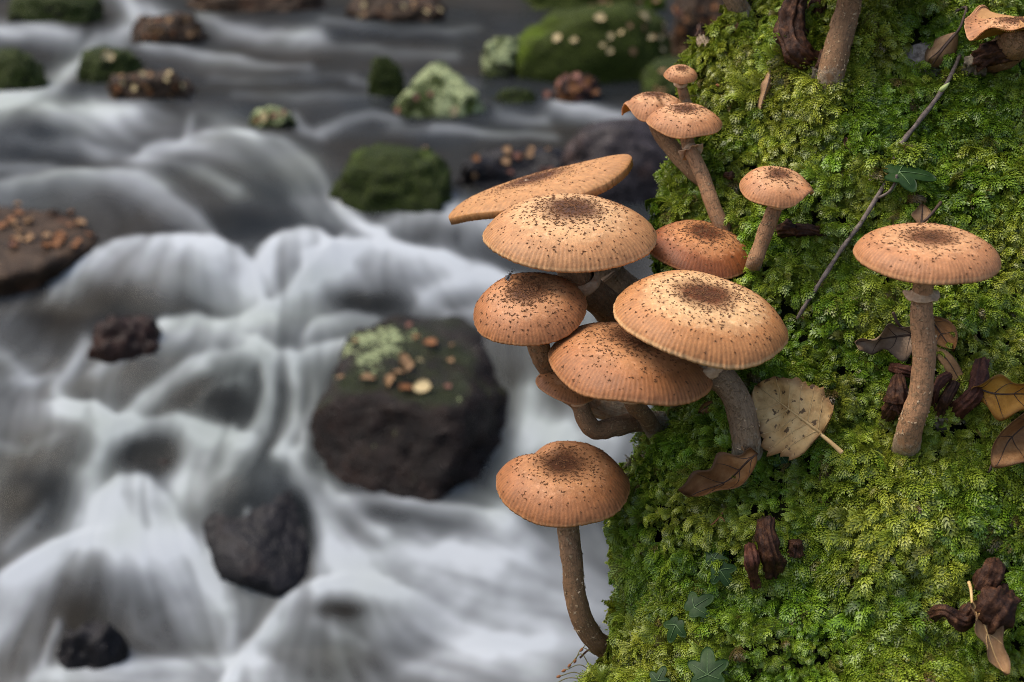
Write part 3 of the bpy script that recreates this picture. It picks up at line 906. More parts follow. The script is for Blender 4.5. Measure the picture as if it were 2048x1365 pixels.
boulder('b22', (1330, -30, 1480, 120), M_BROWN, 'leafy bank stone behind the withered stub at the stump top', 42, .6, rough=.25)
boulder('b23', (985, 176, 1075, 208), M_MOSSDARK, 'tiny dark stone between the lichen peak and the reddish leaves', 43, .6)
boulder('w1', (215, 858, 385, 960), M_WETBROWN, 'brown wet stone under a white curtain of water', 51, .6, rough=.2, sink=.044)
boulder('w3', (-70, 930, 150, 1100), M_WET, 'dark grey wet stone at the lower left edge', 53, .7, rough=.2, sink=.075)
boulder('w4', (85, 1160, 275, 1350), M_WET, 'black wet stone in the lower corner inside an arch of water', 54, .6, rough=.12, sink=.066)
boulder('w5', (150, 578, 335, 724), M_WETBROWN, 'reddish brown wet stone under thin water below the leafy slab', 55, .6, rough=.14, sink=.045)

# ================================================================== honey mushrooms
def cap_material(name, pale, outer, centre, dark=.38, edge=None):
    n = NT(name)
    rad, stri = n.attr('rad'), n.attr('stri')
    nz = n.noise(260, 4, .6)
    nz2 = n.noise(75, 3, .55)
    wob = n.math('ADD', rad, n.math('MULTIPLY', n.math('SUBTRACT', nz2, .5), .30))
    edge = edge or tuple(c * .92 for c in outer)
    col = n.ramp(wob, [(.0, tuple(c * .38 for c in centre)), (.20, tuple(c * .85 for c in centre)), (.34, tuple(.45 * a + .55 * b for a, b in zip(centre, pale))),
                       (.46, pale), (.64, tuple(.55 * a + .45 * b for a, b in zip(pale, outer))), (.78, outer), (1.0, edge)])
    # pale waxy cracks between rim and middle
    crack = n.math('MULTIPLY', n.map(n.noise(430, 3, .6), .52, .66), n.map(rad, .35, .6), clamp=True)
    crack = n.math('MULTIPLY', crack, n.map(rad, .85, .62))
    col = n.mix(n.math('MULTIPLY', crack, .45), col, tuple(min(1, c * 1.25 + .05) for c in pale))
    # striate margin
    sf = n.math('MULTIPLY', n.map(rad, .66, .99), n.map(stri, .1, .9))
    col = n.mix(n.math('MULTIPLY', sf, dark), col, tuple(c * .38 for c in outer))
    col = n.mix(n.map(rad, .982, 1.0, 0.0, .7), col, tuple(min(1, c * 1.05) for c in pale))
    # tiny stipples
    st = n.map(n.noise(1500, 2, .5), .66, .74)
    col = n.mix(n.math('MULTIPLY', st, .35), col, (.10, .04, .012))
    mot = n.map(nz, .3, .7, .82, 1.12)
    col = n.mix(1.0, col, n.node('ShaderNodeCombineColor', {0: mot, 1: mot, 2: mot}).outputs[0], 'MULTIPLY')
    h = n.math('ADD', n.math('MULTIPLY', n.noise(900, 4, .6), .6), nz)
    return n.finish(n.principled(Base_Color=col, Roughness=.55, Specular_IOR_Level=.3, Subsurface_Weight=.12, Subsurface_Radius=(.6, .3, .15), Subsurface_Scale=.003,
                                 Normal=n.bump(h, .35, .0008)))


def simple_material(name, stops, scale, rough=.8, bump=.5, dist=.0006, spec=.3, stretch=None):
    n = NT(name)
    vec = None
    if stretch:
        vec = n.node('ShaderNodeMapping', {'Vector': n.pos(), 'Scale': stretch}).outputs[0]
    nz = n.noise(scale, 5, .62, vec)
    return n.finish(n.principled(Base_Color=n.ramp(nz, stops), Roughness=rough, Specular_IOR_Level=spec, Normal=n.bump(nz, bump, dist)))


def stem_material(name, top, mid, base, fleck=(.42, .28, .15)):
    n = NT(name)
    t = n.attr('t')
    ang = n.noise(7.0, 5, .7, n.attr('sv', out='Vector'))
    nz = n.noise(320, 5, .65)
    tt = n.math('ADD', t, n.math('MULTIPLY', n.math('SUBTRACT', nz, .5), .35))
    col = n.ramp(tt, [(0, top), (.18, tuple(.6 * a + .4 * b for a, b in zip(top, mid))), (.38, mid), (.8, tuple(c * .85 for c in mid)), (.97, base)])
    fl = n.map(n.noise(480, 6, .75, dist=.5), .53, .62)
    col = n.mix(n.math('MULTIPLY', fl, .7), col, fleck)
    stk = n.map(ang, .35, .65, .80, 1.2)
    col = n.mix(1.0, col, n.node('ShaderNodeCombineColor', {0: stk, 1: stk, 2: stk}).outputs[0], 'MULTIPLY')
    dk = n.map(n.noise(450, 4, .6, dist=1.0), .40, .30)
    col = n.mix(n.math('MULTIPLY', dk, .6), col, tuple(c * .35 for c in mid))
    h = n.math('ADD', n.math('MULTIPLY', fl, .8), n.math('ADD', nz, n.math('MULTIPLY', ang, .45)))
    return n.finish(n.principled(Base_Color=col, Roughness=.75, Specular_IOR_Level=.3, Normal=n.bump(h, .8, .0009)))


SCALE_MAT = simple_material('scale_brown', [(.3, (.060, .024, .009)), (.7, (.20, .085, .030))], 800, .8, .2)
GILL_MAT = simple_material('gill_cream', [(.3, (.34, .17, .06)), (.7, (.48, .26, .10))], 300, .7, .3)
RING_MAT = simple_material('ring_buff', [(.3, (.40, .24, .13)), (.55, (.55, .37, .22)), (.8, (.66, .50, .34))], 500, .75, .6)
STEM_TAN = stem_material('stem_tan', (.52, .29, .15), (.34, .18, .085), (.42, .37, .27))
STEM_BROWN = stem_material('stem_brown', (.42, .25, .14), (.22, .12, .055), (.38, .35, .26), (.52, .34, .18))
STEM_GREY = stem_material('stem_grey', (.38, .28, .18), (.24, .16, .09), (.40, .36, .27))
FLAKE_MAT = simple_material('flake_buff', [(.3, (.28, .17, .08)), (.7, (.58, .44, .28))], 500)
CAP_TAN = cap_material('cap_tan', (.56, .325, .148), (.43, .205, .080), (.12, .046, .014))
CAP_GOLD = cap_material('cap_gold', (.63, .385, .178), (.42, .182, .062), (.14, .042, .010))
CAP_ORANGE = cap_material('cap_orange', (.42, .195, .080), (.33, .130, .045), (.09, .030, .009))
CAP_RUST = cap_material('cap_rust', (.46, .20, .075), (.22, .065, .016), (.15, .038, .008), .35)
CAP_FLAT = cap_material('cap_flat', (.42, .205, .075), (.43, .21, .078), (.11, .036, .010), .2)
CAP_PEACH = cap_material('cap_peach', (.51, .265, .120), (.40, .175, .070), (.18, .070, .025), .35)


def cap_height(x, s):
    z = s['H'] * (1 - np.clip(x, 0, 1) ** s['p']) ** s['q']
    return z + s.get('umbo', 0) * np.exp(-(x / .2) ** 2) - s.get('dip', 0) * np.exp(-(x / .42) ** 2)


def cap_local(x, th, s):
    """unit-radius cap surface: x = radius 0..1, th = angle (−90° faces the camera)"""
    wob = 1 + s.get('lobe', .03) * (np.sin(2 * th + s['ph']) * .5 + np.sin(3 * th + s['ph'] * 2) * .35 + .25 * np.sin(7 * th + s['ph'] * 3)) * x ** 2
    r = x * wob
    z = cap_height(x, s) + s.get('wave', .02) * x ** 3 * (np.sin(3 * th + s['ph'] * 1.7) + .5 * np.sin(5 * th + s['ph']))
    P = np.stack([r * np.cos(th), r * np.sin(th), z], -1)
    if 'deform' in s:
        P = s['deform'](P, x, th)
    return P


def star_tufts(pos, nrm, out, size, r, nsp=(3, 5)):
    """small dark scale tufts: raised tapering spikes"""
    V, F = [], []
    for p, n, o, sz in zip(pos, nrm, out, size):
        s = np.cross(n, o)
        k = int(r.integers(nsp[0], nsp[1] + 1))
        a0 = r.normal(0, .5)
        for j in range(k):
            a = a0 + (j - (k - 1) / 2) * r.uniform(.6, 1.2) + (math.pi if r.random() < .25 else 0)
            d = o * math.cos(a) + s * math.sin(a)
            w = np.cross(n, d) * sz * .22
            L = sz * r.uniform(.55, 1.15)
            b = p - d * sz * .18
            i0 = len(V)
            V.extend([b - w - n * sz * .05, b + w - n * sz * .05, b + d * L * .5 + n * sz * .22, b + d * L + n * sz * r.uniform(.1, .35)])
            F.extend([(i0, i0 + 1, i0 + 2), (i0 + 1, i0 + 3, i0 + 2), (i0, i0 + 2, i0 + 3)])
    return np.array(V), F


def ring_mesh(c, ax, r0, flare, h, seed, cup=False):
    r = np.random.default_rng(seed)
    seg = 56
    a = np.linspace(0, 2 * math.pi, seg, endpoint=False)
    ref = unit(np.cross(ax, [0.3, 1, .2])); b2 = np.cross(ax, ref)
    if cup:
        prof = [(r0 * 1.0, 1.0), (flare * .86, .95), (flare * 1.0, .75), (flare * 1.02, .4), (flare * .97, .08), (flare * .88, -.05), (r0 * .95, .12)]
    else:
        prof = [(r0 * .98, 1.0), (r0 * 1.02, .6), (r0 * 1.12, .32), (flare * .88, .10), (flare, 0), (flare * .985, -.10), (flare * .8, .02), (r0 * .95, .15)]
    wav = .06 * np.sin(3 * a + r.uniform(0, 6)) + .05 * np.sin(5 * a + r.uniform(0, 6)) + .03 * np.sin(11 * a + r.uniform(0, 6))
    V = []
    for k, (rr, hh) in enumerate(prof):
        f = smooth(rr, r0, flare)
        R = rr * (1 + wav * f); Hh = h * (hh + wav * 2.0 * f)
        V.append(c + (np.cos(a) * R)[:, None] * ref + (np.sin(a) * R)[:, None] * b2 + Hh[:, None] * ax)
    V = np.concatenate(V)
    return V, grid_faces(seg, len(prof), True)


def make_mushroom(name, label, bbox, depth, s, cap_mat, stem=None, stem_mat=None, stem_r=None, ring=None, n_scales=300, scale_size=.0012,
                  roll=0.0, tilt=0.0, fit_tilt=True, seed=1, seg=360, flakes=0, group='honey mushrooms on the mossy stump', gill_mat=None):
    r = np.random.default_rng(seed)
    n_scales = int(n_scales * 1.9)
    s.setdefault('ph', r.uniform(0, 6.28))
    x0, y0, x1, y1 = bbox
    cx, cy = (x0 + x1) / 2, (y0 + y1) / 2
    R = (x1 - x0) / 2 * depth / FPX
    ay = tilt
    tx, tth = np.meshgrid(np.linspace(0, 1, 24), np.linspace(0, 2 * math.pi, 72))
    base_loc = cap_local(tx, tth, s).reshape(-1, 3)
    for it in range(14):
        n = unit(np.array([roll, ay, 1.0]))
        X = unit(RT - n * (n @ RT)); Y = np.cross(n, X)
        Mx = np.stack([X, Y, n])                       # rows
        cen = W(np.array(cx), np.array(cy), np.array(depth))
        q = cen + (base_loc * R) @ Mx
        qx, qy, _ = proj(q)
        R *= (x1 - x0) / (qx.max() - qx.min())
        cx += (x0 + x1) / 2 - (qx.max() + qx.min()) / 2
        cy += (y0 + y1) / 2 - (qy.max() + qy.min()) / 2
        if fit_tilt:
            ay = float(np.clip(ay - ((y1 - y0) - (qy.max() - qy.min())) / (x1 - x0) * .8, -.75, .6))
    to_w = lambda P: cen + (P * R) @ Mx
    # ---- stem path
    tops = to_w(np.array([[0, 0, s['H'] * .35 - .06], [0, 0, s['H'] * .1 - .12]]))
    pts = [tops[0], tops[1]] if stem is None or not stem[0] == 'free' else []
    spts = [] if stem is None else [p for p in stem if p != 'free']
    for (a, b, d) in spts:
        dd = mound_depth(a, b) + .014 if d is None else d
        pts.append(W(np.array(float(a)), np.array(float(b)), np.array(float(dd))))
    pts = np.array(pts)
    base = pts[-1]
    root = empty(name, base)
    # ---- cap
    nr = 34
    xs = np.sin(np.linspace(0, 1, nr) * math.pi / 2) ** .9
    xs[0] = 0.004
    th = np.linspace(0, 2 * math.pi, seg, endpoint=False)
    Xg, Tg = np.meshgrid(xs, th, indexing='ij')
    P = cap_local(Xg, Tg, s)
    nst = max(24, int(seg / 4.0))
    jit = .8 * np.sin(5 * Tg + s['ph']) + .6 * np.sin(9 * Tg)
    stri = .5 + .5 * np.sin(nst * Tg + jit)
    ridge = s.get('ridge', .0045) * smooth(Xg, .62, .98)
    P[..., 2] -= ridge * stri
    crn = r.normal(0, 1, seg); crn = (crn + np.roll(crn, 1)) * .5
    P[..., :2] *= (1 + smooth(Xg, .94, 1) * (.006 * crn[None, :] + .004 * (1 - stri)))[..., None]
    lip1 = P[-1].copy(); lip1[:, 2] -= s.get('lip', .022); lip1[:, :2] *= .992
    lip2 = P[-1].copy(); lip2[:, 2] -= s.get('lip', .022) * .95; lip2[:, :2] *= .95
    Pc = np.concatenate([P, lip1[None], lip2[None]], 0)
    V = to_w(Pc.reshape(-1, 3)) - base
    rad = np.concatenate([Xg.ravel(), np.ones(2 * seg)])
    st = np.concatenate([stri.ravel(), stri[-1], stri[-1]])
    F = grid_faces(seg, nr + 2, True)
    cap = link('cap', mesh_from('cap', V, F, {'rad': rad, 'stri': st}), cap_mat, root)
    # ---- scales on the cap
    if n_scales:
        m = n_scales * 4
        x = np.sqrt(r.uniform(0, 1, m)) ** 1.15 * .97
        keep = r.uniform(0, 1, m) < (.15 + 1.6 * np.exp(-(x / .40) ** 2)) * (1 - .5 * smooth(x, .8, .97))
        x = x[keep][:n_scales]; t = r.uniform(0, 2 * math.pi, len(x))
        e = .01
        p0 = to_w(cap_local(x, t, s))
        du = to_w(cap_local(x + e, t, s)) - to_w(cap_local(np.maximum(x - e, 0), t, s))
        dv = to_w(cap_local(x, t + .02, s)) - to_w(cap_local(x, t - .02, s))
        nn = unit(np.cross(du, dv)); uo = unit(du)
        a = r.normal(0, .7, len(x))[:, None]
        uo = unit(uo * np.cos(a) + np.cross(nn, uo) * np.sin(a))
        sz = .92 * scale_size * r.uniform(.45, 1.25, len(x)) * (1 - .15 * x)
        V, F = star_tufts(p0, nn, uo, sz, r)
        tag(link('scales', mesh_from('scales', V - base, F, None, False), SCALE_MAT, cap), kind='stuff')
    # ---- gills
    gs = seg // 2 * 2
    gx = np.array([.955, .8, .6, .4, .2, .1])
    Gx, Gt = np.meshgrid(gx, np.linspace(0, 2 * math.pi, gs, endpoint=False), indexing='ij')
    G = cap_local(Gx, Gt, s)
    zt = G[..., 2].copy()
    edge_z = cap_local(np.ones_like(Gx), Gt, s)[..., 2]
    alt = (np.arange(gs) % 2)[None, :]
    G[..., 2] = edge_z - .03 + (zt - edge_z) * .45 - alt * .045 * smooth(1 - Gx, 0, .12)
    gills = link('gills', mesh_from('gills', to_w(G.reshape(-1, 3)) - base, grid_faces(gs, len(gx), True), None, False), gill_mat or GILL_MAT, root)
    tag(gills, kind='stuff')
    # ---- stem
    if stem is not None and len(pts) > 2:
        npt = 60
        path = spline(pts, npt)
        dpt = (path - C0) @ FW
        k = np.linspace(0, 1, len(stem_r))
        tt = np.linspace(0, 1, npt)
        rr = np.interp(tt, k, stem_r) * dpt / FPX
        V, F = tube(path, rr, 28, True, .07, 190, seed)
        tl = np.concatenate([np.repeat(tt, 28), [0, 1]])
        aa = np.arange(28) / 28 * 2 * math.pi
        ln = np.linalg.norm(np.diff(path, axis=0), axis=1).sum() / rr.mean()
        sv = np.concatenate([np.stack([np.tile(np.cos(aa), npt), np.tile(np.sin(aa), npt), np.repeat(tt * ln * .10, 28)], -1), np.zeros((2, 3))])
        link('stem', mesh_from('stem', V - base, F, {'t': tl, 'sv': sv}), stem_mat or STEM_TAN, root)
        if flakes:
            i = r.integers(int(npt * .2), npt - 4, flakes); j = r.integers(0, 28, flakes)
            p = V[i * 28 + j]; nn = unit(p - path[i]); uo = unit(np.gradient(path, axis=0)[i])
            Vf, Ff = star_tufts(p, nn, unit(np.cross(nn, uo)), .0016 * r.uniform(.35, 1.2, flakes), r, (2, 4))
            tag(link('flakes', mesh_from('flakes', Vf - base, Ff, None, False), FLAKE_MAT, root), kind='stuff')
        if ring:
            tpos, flare_px, h_px, cup = ring
            ii = int(tpos * (npt - 1))
            ax = -unit(path[min(ii + 1, npt - 1)] - path[ii - 1])
            if cup: ax = unit(ax + n * 1.5)
            sc = dpt[ii] / FPX
            V, F = ring_mesh(path[ii], ax, rr[ii], flare_px * sc, h_px * sc, seed + 5, cup)
            link('ring', mesh_from('ring', V - base, F), RING_MAT, root)
    tag(root, label, 'mushroom', group)
    return root


def bowl(P, x, th):                       # the flat tilted cap: shallow saucer with one pulled-up corner
    P = P.copy()
    P[..., 2] += .03 * x ** 3 * np.clip(np.cos(th), 0, 1) ** 3 + .03 * x ** 3 * np.sin(2 * th + .6)
    P[..., 0] += .06 * x ** 4 * np.clip(np.cos(th - .15), 0, 1) ** 6
    return P


def notch(t0, width, depth, lift=0.0):
    def f(P, x, th):
        P = P.copy()
        d = (th - t0 + math.pi) % (2 * math.pi) - math.pi
        g = np.exp(-(d / width) ** 2)
        P[..., 2] -= depth * g * smooth(x, .15, .8)
        P[..., 2] += lift * g * smooth(x, .55, 1)
        P[..., :2] *= (1 - .10 * g * x ** 3)[..., None]
        return P
    return f


def arched(P, x, th):                     # small cap whose near-right rim is arched up
    P = P.copy()
    d = (th - math.radians(-42) + math.pi) % (2 * math.pi) - math.pi
    g = np.exp(-(d / .42) ** 2)
    P[..., 2] += .34 * g * x ** 5
    P[..., 2] -= .10 * np.exp(-((th - math.radians(-95)) / .5) ** 2) * x ** 4
    P[..., 2] -= .10 * np.exp(-((th - math.radians(5)) / .5) ** 2) * x ** 4
    return P


def folded(P, x, th):                     # curled cap with rim arched open on the left and a fold
    P = P.copy()
    d = (th - math.radians(205) + math.pi) % (2 * math.pi) - math.pi
    P[..., 2] += .26 * np.exp(-(d / .34) ** 2) * x ** 5 - .20 * np.exp(-((d - .75) / .4) ** 2) * x ** 4 - .22 * np.exp(-((d + .65) / .35) ** 2) * x ** 4
    d2 = (th - math.radians(-62) + math.pi) % (2 * math.pi) - math.pi
    P[..., 2] -= .16 * np.exp(-(d2 / .25) ** 2) * smooth(x, .1, .7)
    return P


def wavy(P, x, th):                       # old cap with a flaring wavy rim
    P = P.copy()
    P[..., 2] += x ** 4 * (.20 * np.sin(3 * th + 1.0) + .08 * np.sin(7 * th)) + .22 * x ** 6
    return P


G1 = 'honey mushrooms on the mossy stump'
make_mushroom('honey_mushroom', 'flat tan mushroom cap tilted like a saucer behind the tight cluster', (898, 314, 1263, 432), .655,
              dict(H=.15, p=2.2, q=.55, umbo=.0, lobe=.02, wave=.02, deform=bowl, ridge=.004, lip=.07), CAP_FLAT,
              [(1165, 470, .668), (1215, 548, .672), (1262, 590, .672), (1345, 660, .66)], STEM_GREY, [36, 34, 33, 34, 36], (.62, 36, 10, False),
              420, .0012, roll=-.285, tilt=.20, fit_tilt=False, seed=11, seg=400)
make_mushroom('honey_mushroom', 'large pale tan mushroom with white cup ring at the top of the cluster', (966, 387, 1313, 543), .600,
              dict(H=.33, p=2.7, q=.66, umbo=.02, lobe=.025, wave=.015), CAP_TAN,
              [(1152, 560, .606), (1190, 592, .618), (1245, 640, .632), (1330, 700, .645)], STEM_BROWN, [32, 32, 32, 33, 34, 34], (.47, 42, 24, True),
              620, .0013, seed=12, seg=440)
make_mushroom('honey_mushroom', 'dark rusty orange mushroom cap tucked behind the big front cap', (1291, 440, 1513, 558), .620,
              dict(H=.40, p=2.4, q=.75, umbo=.02, dip=.04, lobe=.03), CAP_RUST,
              [(1420, 600, .635), (1450, 660, .64)], STEM_BROWN, [22, 22, 24, 26], None, 420, .0012, roll=.12, seed=13)
make_mushroom('honey_mushroom', 'largest pale gold mushroom with rust brown middle at the front right of the cluster', (1227, 540, 1576, 737), .562,
              dict(H=.35, p=2.8, q=.64, umbo=.0, dip=.03, lobe=.03, wave=.025), CAP_GOLD,
              [(1405, 735, .570), (1448, 760, .570), (1480, 815, .570), (1492, 880, .573), (1496, 925, .592)], STEM_GREY, [30, 30, 30, 29, 28, 30, 30], (.40, 37, 26, True),
              560, .0013, roll=.14, seed=14, seg=440, flakes=30)
make_mushroom('honey_mushroom', 'orange brown mushroom with a fly on its cap at the far left of the cluster', (947, 545, 1174, 691), .585,
              dict(H=.46, p=2.4, q=.72, umbo=.0, dip=.03, lobe=.02), CAP_ORANGE,
              [(1080, 700, .592), (1098, 735, .603), (1160, 800, .63), (1320, 850, None)], STEM_TAN, [22, 24, 23, 22, 22, 24], (.30, 34, 16, True),
              470, .0013, roll=-.12, seed=15)
make_mushroom('honey_mushroom', 'wide orange mushroom partly under the front cap at the bottom of the cluster', (1097, 644, 1426, 810), .572,
              dict(H=.40, p=2.6, q=.66, umbo=.0, lobe=.03, wave=.03), CAP_ORANGE,
              [(1268, 805, .590), (1292, 835, .604), (1316, 875, None)], STEM_BROWN, [24, 24, 20, 17, 20], (.42, 44, 22, True),
              520, .0013, roll=.10, seed=16, seg=420)
make_mushroom('honey_mushroom', 'small orange mushroom on a hooked stem peeping out below the cluster', (1071, 735, 1192, 809), .600,
              dict(H=.50, p=2.4, q=.7, umbo=.0, lobe=.02), CAP_ORANGE,
              [(1158, 808, .606), (1170, 838, .606), (1192, 860, .608), (1235, 852, .612), (1285, 843, .622), (1350, 845, None)], STEM_BROWN,
              [17, 18, 18, 19, 20, 20, 20, 22], (.28, 21, 12, True), 130, .0011, roll=.25, seed=17, seg=240)
make_mushroom('honey_mushroom', 'solitary orange mushroom with a creased cap on a curved stem over the water', (992, 882, 1260, 1054), .598,
              dict(H=.46, p=2.6, q=.68, umbo=.0, dip=.06, lobe=.025, deform=notch(math.radians(128), .30, .12)), CAP_ORANGE,
              [(1137, 1060, .615), (1145, 1130, .612), (1151, 1190, .613), (1164, 1240, .616), (1190, 1280, .622), (1228, 1308, .628), (1275, 1330, None)], STEM_BROWN,
              [22, 21, 22, 22, 22, 22, 23, 24], None, 380, .0012, seed=18, flakes=110)
make_mushroom('honey_mushroom', 'tall single mushroom with flat tan cap and ringed stem standing on the open moss', (1707, 446, 2002, 568), .540,
              dict(H=.34, p=3.4, q=.55, umbo=.02, dip=.04, lobe=.015, wave=.01), CAP_PEACH,
              [(1845, 590, .550), (1843, 640, .551), (1849, 710, .552), (1840, 790, .554), (1824, 845, .557), (1813, 888, .565), (1808, 908, .585)], STEM_TAN,
              [23, 22, 20, 23, 24, 23, 26, 27, 27], (.26, 35, 20, False), 300, .0013, seed=19, seg=400, flakes=110)
make_mushroom('honey_mushroom', 'tiny pale mushroom at the very top of the stump edge', (1327, 129, 1395, 168), .655,
              dict(H=.52, p=2.5, q=.65, lobe=.05), CAP_PEACH,
              [(1363, 172, .66), (1368, 190, .661), (1377, 222, .665)], STEM_TAN, [10, 9, 10, 11, 11], (.45, 14, 7, False), 90, .0008, seed=20, seg=160)
make_mushroom('honey_mushroom', 'small curled mushroom with rim folded open behind its ringed neighbour', (1243, 184, 1372, 243), .650,
              dict(H=.48, p=2.4, q=.7, lobe=.03, deform=folded), CAP_PEACH,
              [(1318, 262, .652), (1345, 298, .648), (1385, 345, .640), (1412, 366, .640), (1430, 378, None)], STEM_BROWN, [13, 14, 17, 17, 15, 15, 15], None, 150, .0010, seed=21, seg=240)
make_mushroom('honey_mushroom', 'small orange mushroom with a flared ring on a long bent stem by the stump edge', (1292, 206, 1445, 277), .628,
              dict(H=.42, p=2.6, q=.66, lobe=.04, wave=.04), CAP_PEACH,
              [(1376, 288, .632), (1391, 322, .629), (1410, 365, .626), (1426, 415, .624), (1448, 462, .626), (1456, 480, None)], STEM_TAN, [15, 14, 13, 15, 15, 15, 16, 18], (.36, 25, 18, False),
              190, .0011, seed=22, seg=260)
make_mushroom('honey_mushroom', 'small orange mushroom with an arched rim leaning on the moss above the cluster', (1479, 332, 1627, 416), .592,
              dict(H=.50, p=2.6, q=.66, lobe=.02, deform=arched), CAP_PEACH,
              [(1552, 408, .598), (1540, 440, .598), (1522, 490, .600), (1508, 528, .603), (1503, 545, None)], STEM_TAN, [14, 14, 15, 16, 16, 16, 16], (.36, 24, 14, True),
              150, .0011, roll=.05, seed=23, seg=260)
make_mushroom('honey_mushroom', 'old mushroom with a flaring wavy rim cut off by the corner of the picture', (1929, 10, 2140, 92), .606,
              dict(H=.34, p=2.0, q=.8, lobe=.04, deform=wavy), CAP_PEACH,
              [(2015, 100, .616), (1990, 115, .622), (1968, 138, None)], STEM_BROWN, [30, 32, 34, 30, 22], None, 260, .0012, seed=24, seg=300)
make_mushroom('honey_mushroom', 'thick scaly brown mushroom stem rising out of the top of the picture', (1560, -170, 1850, -40), .622,
              dict(H=.4, p=2.4, q=.7), CAP_ORANGE,
              [(1699, 2, .630), (1688, 50, .630), (1674, 100, .627), (1662, 150, .627), (1655, 188, .634)], STEM_BROWN, [24, 24, 24, 26, 27, 26, 24], (.31, 31, 10, False),
              120, .0012, seed=25, seg=240, flakes=120)
make_mushroom('honey_mushroom', 'greyish brown mushroom stem leaning over the top edge of the stump', (1330, -170, 1500, -90), .665,
              dict(H=.4, p=2.4, q=.7), CAP_ORANGE,
              [(1440, -60, .67), (1468, 0, .672), (1492, 42, .68)], STEM_GREY, [18, 18, 21, 20, 20], None, 60, .0012, seed=26, seg=200)
make_mushroom('honey_mushroom', 'small orange cap half hidden behind the leaning grey stem', (1443, 32, 1500, 62), .676,
              dict(H=.5, p=2.4, q=.7), CAP_ORANGE, [(1476, 70, .68), (1486, 90, .69)], STEM_BROWN, [8, 8, 8, 8], None, 20, .0008, seed=27, seg=120)

# ================================================================== leaves, twig and other small things
def MP(px, py, off=.010):
    """a point standing off the moss surface"""
    px = np.asarray(px, float); py = np.asarray(py, float)
    return W(px, py, mound_depth(px, py) - off)


def dead_leaf_material(name, c0, c1, c2, spots=0.0, rough=.6, rim=None):
    n = NT(name)
    nz = n.noise(140, 5, .62); f = n.noise(900, 4, .6)
    col = n.ramp(nz, [(.28, c0), (.5, c1), (.72, c2)])
    ed = n.attr('edge')
    col = n.mix(n.math('MULTIPLY', n.map(n.math('ADD', ed, n.math('MULTIPLY', n.math('SUBTRACT', nz, .5), .5)), .62, 1.0), .75), col, rim or tuple(c * .45 for c in c0))
    col = n.mix(n.math('MULTIPLY', n.map(f, .5, .7), .25), col, tuple(c * .5 for c in c1))
    if spots:
        v = n.node('ShaderNodeTexVoronoi', {'Scale': 300.0, 'Vector': n.node('ShaderNodeVectorMath', {0: n.pos(), 1: n.node('ShaderNodeVectorMath', {0: n.node('ShaderNodeTexNoise', {'Scale': 500.0, 'Vector': n.pos()}).outputs['Color'], 1: (.0045, .0045, .0045)}, operation='MULTIPLY').outputs[0]}, operation='ADD').outputs[0], 'Randomness': 1.0})
        sel = n.node('ShaderNodeSeparateColor', {0: v.outputs['Color']}).outputs[0]
        rr = n.math('MULTIPLY', n.map(sel, 1 - spots, 1.0), .42)
        sp = n.math('SUBTRACT', 1.0, n.map(n.math('SUBTRACT', v.outputs['Distance'], rr), -.10, .06))
        col = n.mix(n.math('MULTIPLY', sp, .85), col, (.055, .026, .012))
    d = n.principled(Base_Color=col, Roughness=rough, Specular_IOR_Level=.35, Normal=n.bump(n.math('ADD', f, nz), .5, .0006))
    tr = n.node('ShaderNodeBsdfTranslucent', {'Color': col}).outputs[0]
    return n.finish(n.node('ShaderNodeMixShader', {0: .25, 1: d, 2: tr}).outputs[0])


L_SPOT = dead_leaf_material('leaf_spotted', (.38, .20, .065), (.66, .42, .165), (.76, .54, .25), .9, rim=(.17, .065, .016))
L_BROWN = dead_leaf_material('leaf_brown', (.17, .075, .025), (.29, .135, .045), (.42, .225, .09))
L_TAN = dead_leaf_material('leaf_tan', (.24, .13, .055), (.36, .21, .10), (.44, .29, .15))
L_YELLOW = dead_leaf_material('leaf_yellow', (.32, .13, .016), (.50, .24, .032), (.54, .30, .06))
L_GREY = dead_leaf_material('leaf_greybrown', (.16, .10, .06), (.27, .18, .11), (.36, .26, .17))
L_RUST = dead_leaf_material('leaf_rust', (.16, .060, .020), (.27, .11, .036), (.36, .17, .06))
L_RED = dead_leaf_material('leaf_reddish', (.16, .060, .040), (.26, .11, .075), (.34, .19, .13))
L_PALE = dead_leaf_material('leaf_pale', (.46, .34, .15), (.58, .46, .24), (.66, .56, .34))
VEIN = simple_material('vein_pale', [(.3, (.44, .27, .10)), (.7, (.60, .42, .19))], 300, .6, .2)
VEIN_DARK = simple_material('vein_dark', [(.3, (.03, .018, .012)), (.7, (.08, .045, .028))], 300, .6, .2)


def ivy_material():
    n = NT('ivy_green')
    nz = n.noise(160, 4, .6)
    col = n.ramp(nz, [(.3, (.007, .022, .004)), (.55, (.014, .036, .007)), (.75, (.028, .056, .012))])
    return n.finish(n.principled(Base_Color=col, Roughness=.5, Specular_IOR_Level=.15, Normal=n.bump(nz, .3, .0005)))


IVY = ivy_material()
IVY_VEIN = simple_material('ivy_vein', [(.3, (.06, .11, .035)), (.7, (.10, .16, .06))], 300, .6, .1)
TWIG = simple_material('twig_grey', [(.3, (.055, .040, .032)), (.55, (.13, .10, .082)), (.8, (.22, .18, .15))], 420, .8, .8, .0006)
WITHER = simple_material('withered_flesh', [(.3, (.010, .004, .002)), (.5, (.038, .015, .007)), (.66, (.085, .036, .015)), (.82, (.20, .10, .045))], 330, .65, .9, .0012, .2)
WITHER_RED = simple_material('withered_red', [(.3, (.022, .007, .004)), (.55, (.070, .024, .013)), (.8, (.15, .062, .032))], 330, .65, .9, .0012, .2)
PALE_BASE = simple_material('mould_grey', [(.3, (.06, .045, .03)), (.6, (.15, .125, .085)), (.8, (.26, .23, .17))], 420, .9, .6)


